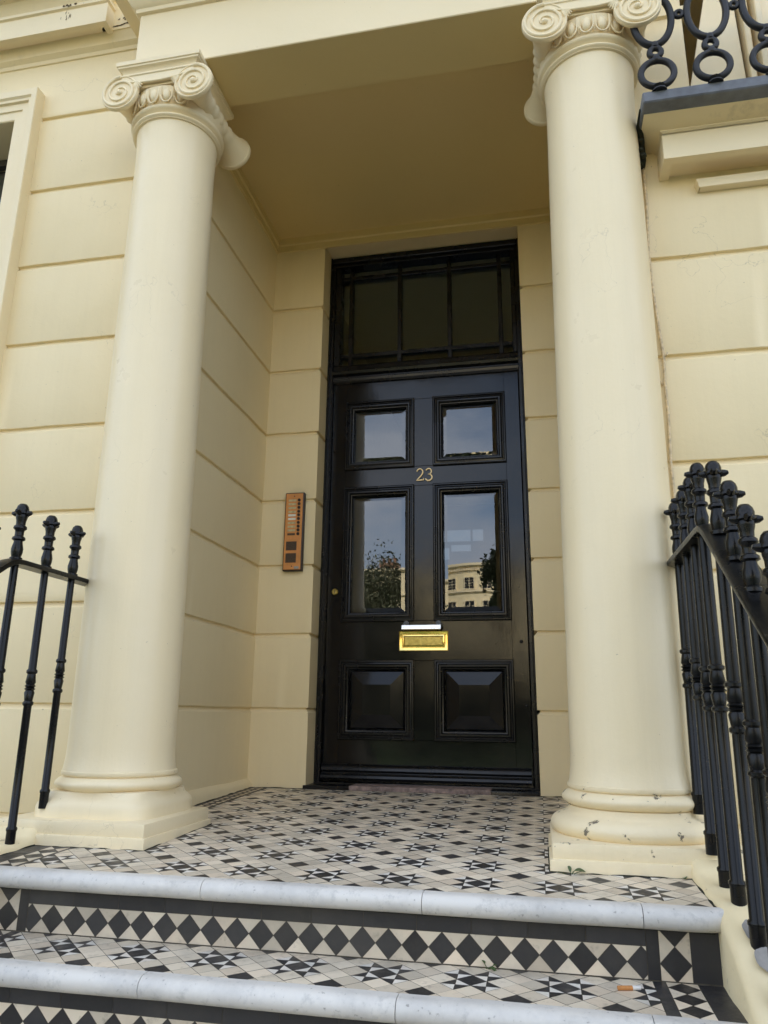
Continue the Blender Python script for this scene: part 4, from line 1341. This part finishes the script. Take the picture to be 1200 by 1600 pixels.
def bow_window(x, zc, w, h):
    t = (x - bx0) / (bx1 - bx0); y = HY + 1.5 * math.sin(PI * t)
    sl = 1.5 * PI / (bx1 - bx0) * math.cos(PI * t)
    ang = math.atan(sl)
    Mx = Matrix.Translation((x, y, zc)) @ Matrix.Rotation(ang, 4, 'Z')
    b = MB()
    for q in ((-w/2 - .08, -w/2, -h/2, h/2), (w/2, w/2 + .08, -h/2, h/2), (-w/2 - .10, w/2 + .10, h/2, h/2 + .1), (-w/2 - .13, w/2 + .13, -h/2 - .1, -h/2)):
        b.box(q[0], q[1], -0.15, 0.09, q[2], q[3], mat=Mx)
    for q in ((-0.02, 0.02, -h/2, h/2), (-w/2, w/2, -0.025, 0.025), (-w/2, w/2, h/4 - .012, h/4 + .012), (-w/2, w/2, -h/4 - .012, -h/4 + .012)):
        b.box(q[0], q[1], -0.10, 0.055, q[2], q[3], mat=Mx)
    f = b.fin('window', 'trim', opp, smooth=30)
    b = MB(); b.box(-w/2, w/2, -0.1, 0.03, -h/2, h/2, mat=Mx)
    b.fin('pane', 'door', f, smooth=30)
for z, h in ((11.05, 0.92), (8.75, 1.55), (5.2, 1.9), (1.5, 1.9)):
    for x in (-5.95, -4.45, -2.95, -1.45): bow_window(x, z, 0.78, h)
b = MB(); b.box(-8.3, -7.0, HY - 3.2, HY - 1.8, CZ - 0.4, CZ + 0.9); b.box(-12.9, -11.2, HY - 3.2, HY - 1.8, CZ - 0.4, CZ + 0.9)
for x in (-8.1, -7.7, -7.25, -12.6, -12.1, -11.6): b.lathe([(0.15, 0), (0.13, 0.5), (0.16, 0.55)], (x, HY - 2.5, CZ + 0.9), 10)
b.fin('chimney', 'brick', opp, smooth=30)

def crown(mb, c, rad, n, leaf, seed, tones, clumps):
    rr = random.Random(seed)
    cl = []
    for _ in range(clumps):
        v = Vector((rr.gauss(0, 1), rr.gauss(0, 1), rr.gauss(0, 1))).normalized() * (rr.random() ** 0.45)
        cl.append((Vector((c[0] + v.x * rad[0], c[1] + v.y * rad[1], c[2] + v.z * rad[2])), rr.uniform(0.12, 0.26), rr.random()))
    for _ in range(n):
        p, s_, tn = rr.choice(cl)
        q = p + Vector((rr.gauss(0, 1) * rad[0], rr.gauss(0, 1) * rad[1], rr.gauss(0, 1) * rad[2])) * s_ * 0.6
        ax = Vector((rr.gauss(0, 1), rr.gauss(0, 1), rr.gauss(0, 1))).normalized(); ay = ax.orthogonal().normalized()
        L = leaf * rr.uniform(0.6, 1.3)
        mb.face([mb.v(q + ax * L), mb.v(q + ay * L * 0.5), mb.v(q - ax * L), mb.v(q - ay * L * 0.5)])
        tones.append(min(1, max(0, tn * 0.7 + rr.uniform(0, 0.3))))
def tree(name, loc, trunk_h, crown_c, rad, n, leaf, seed, mat, label, cat, clumps=60):
    root = empty(name, loc, label, cat)
    b = MB()
    L = Vector(loc)
    top = Vector(crown_c)
    b.tube([L, L.lerp(top, 0.5) + Vector((0.1, 0.05, 0)), top], [0.22, 0.16, 0.05], 10)
    rr = random.Random(seed + 50)
    for k in range(8):
        d = Vector((rr.uniform(-1, 1) * rad[0], rr.uniform(-1, 1) * rad[1], rr.uniform(-.1, .7) * rad[2])) * 0.75
        s_ = L.lerp(top, rr.uniform(0.45, 0.9))
        b.tube([s_, s_ + d * 0.5 + Vector((0, 0, 0.1)), s_ + d], [0.07, 0.045, 0.015], 6)
    b.fin('trunk', 'bark', root, smooth=60)
    tones = []
    b = MB(); crown(b, crown_c, rad, n, leaf, seed, tones, clumps)
    o = b.fin('crown', mat, root)
    at = o.data.color_attributes.new('tone', 'FLOAT_COLOR', 'CORNER')
    vals = []
    for pg, t in zip(o.data.polygons, tones): vals += [t, t, t, 1] * pg.loop_total
    at.data.foreach_set('color', vals)
    return root
tree('leafy_tree', (-5.2, -23.0, GZ), 2.0, (-4.75, -23.0, 2.8), (1.7, 2.0, 2.95), 42000, 0.07, 3, 'foliage', 'broad green tree on the lawn, mirrored in the pane by the lock side', 'tree', 420)
for k, (x, y, rx_, hz_, sd) in enumerate([(-9.5, -20, 2.6, 1.9, 21), (-1.4, -19.5, 2.3, 1.75, 22), (2.4, -20.5, 2.3, 1.6, 23), (6.5, -20, 2.6, 1.9, 24), (-14.5, -21, 3.0, 2.2, 25), (11.5, -21, 3.0, 2.0, 26)]):
    tree('shrub', (x, y, GZ), 1.0, (x, y, GZ + 0.55 + hz_ * 0.5), (rx_, 1.3, 0.75 + hz_ * 0.55), 9000, 0.12, sd, 'foliage_dark', ['rounded shrub far left on the lawn across the road', 'low shrub mirrored behind the letter plate', 'low shrub on the lawn facing the porch steps', 'rounded shrub on the lawn to the right of the steps', 'large outermost shrub at the left end of the lawn', 'large outermost shrub at the right end of the lawn'][k], 'shrub', 50)
tree('slim_tree', (-0.7, -32.0, GZ), 4.0, (-0.65, -32.0, 6.0), (0.75, 0.9, 2.3), 9000, 0.12, 9, 'foliage_dark', 'dark slim tree before the bow fronted house, mirrored in the pane', 'tree', 40)
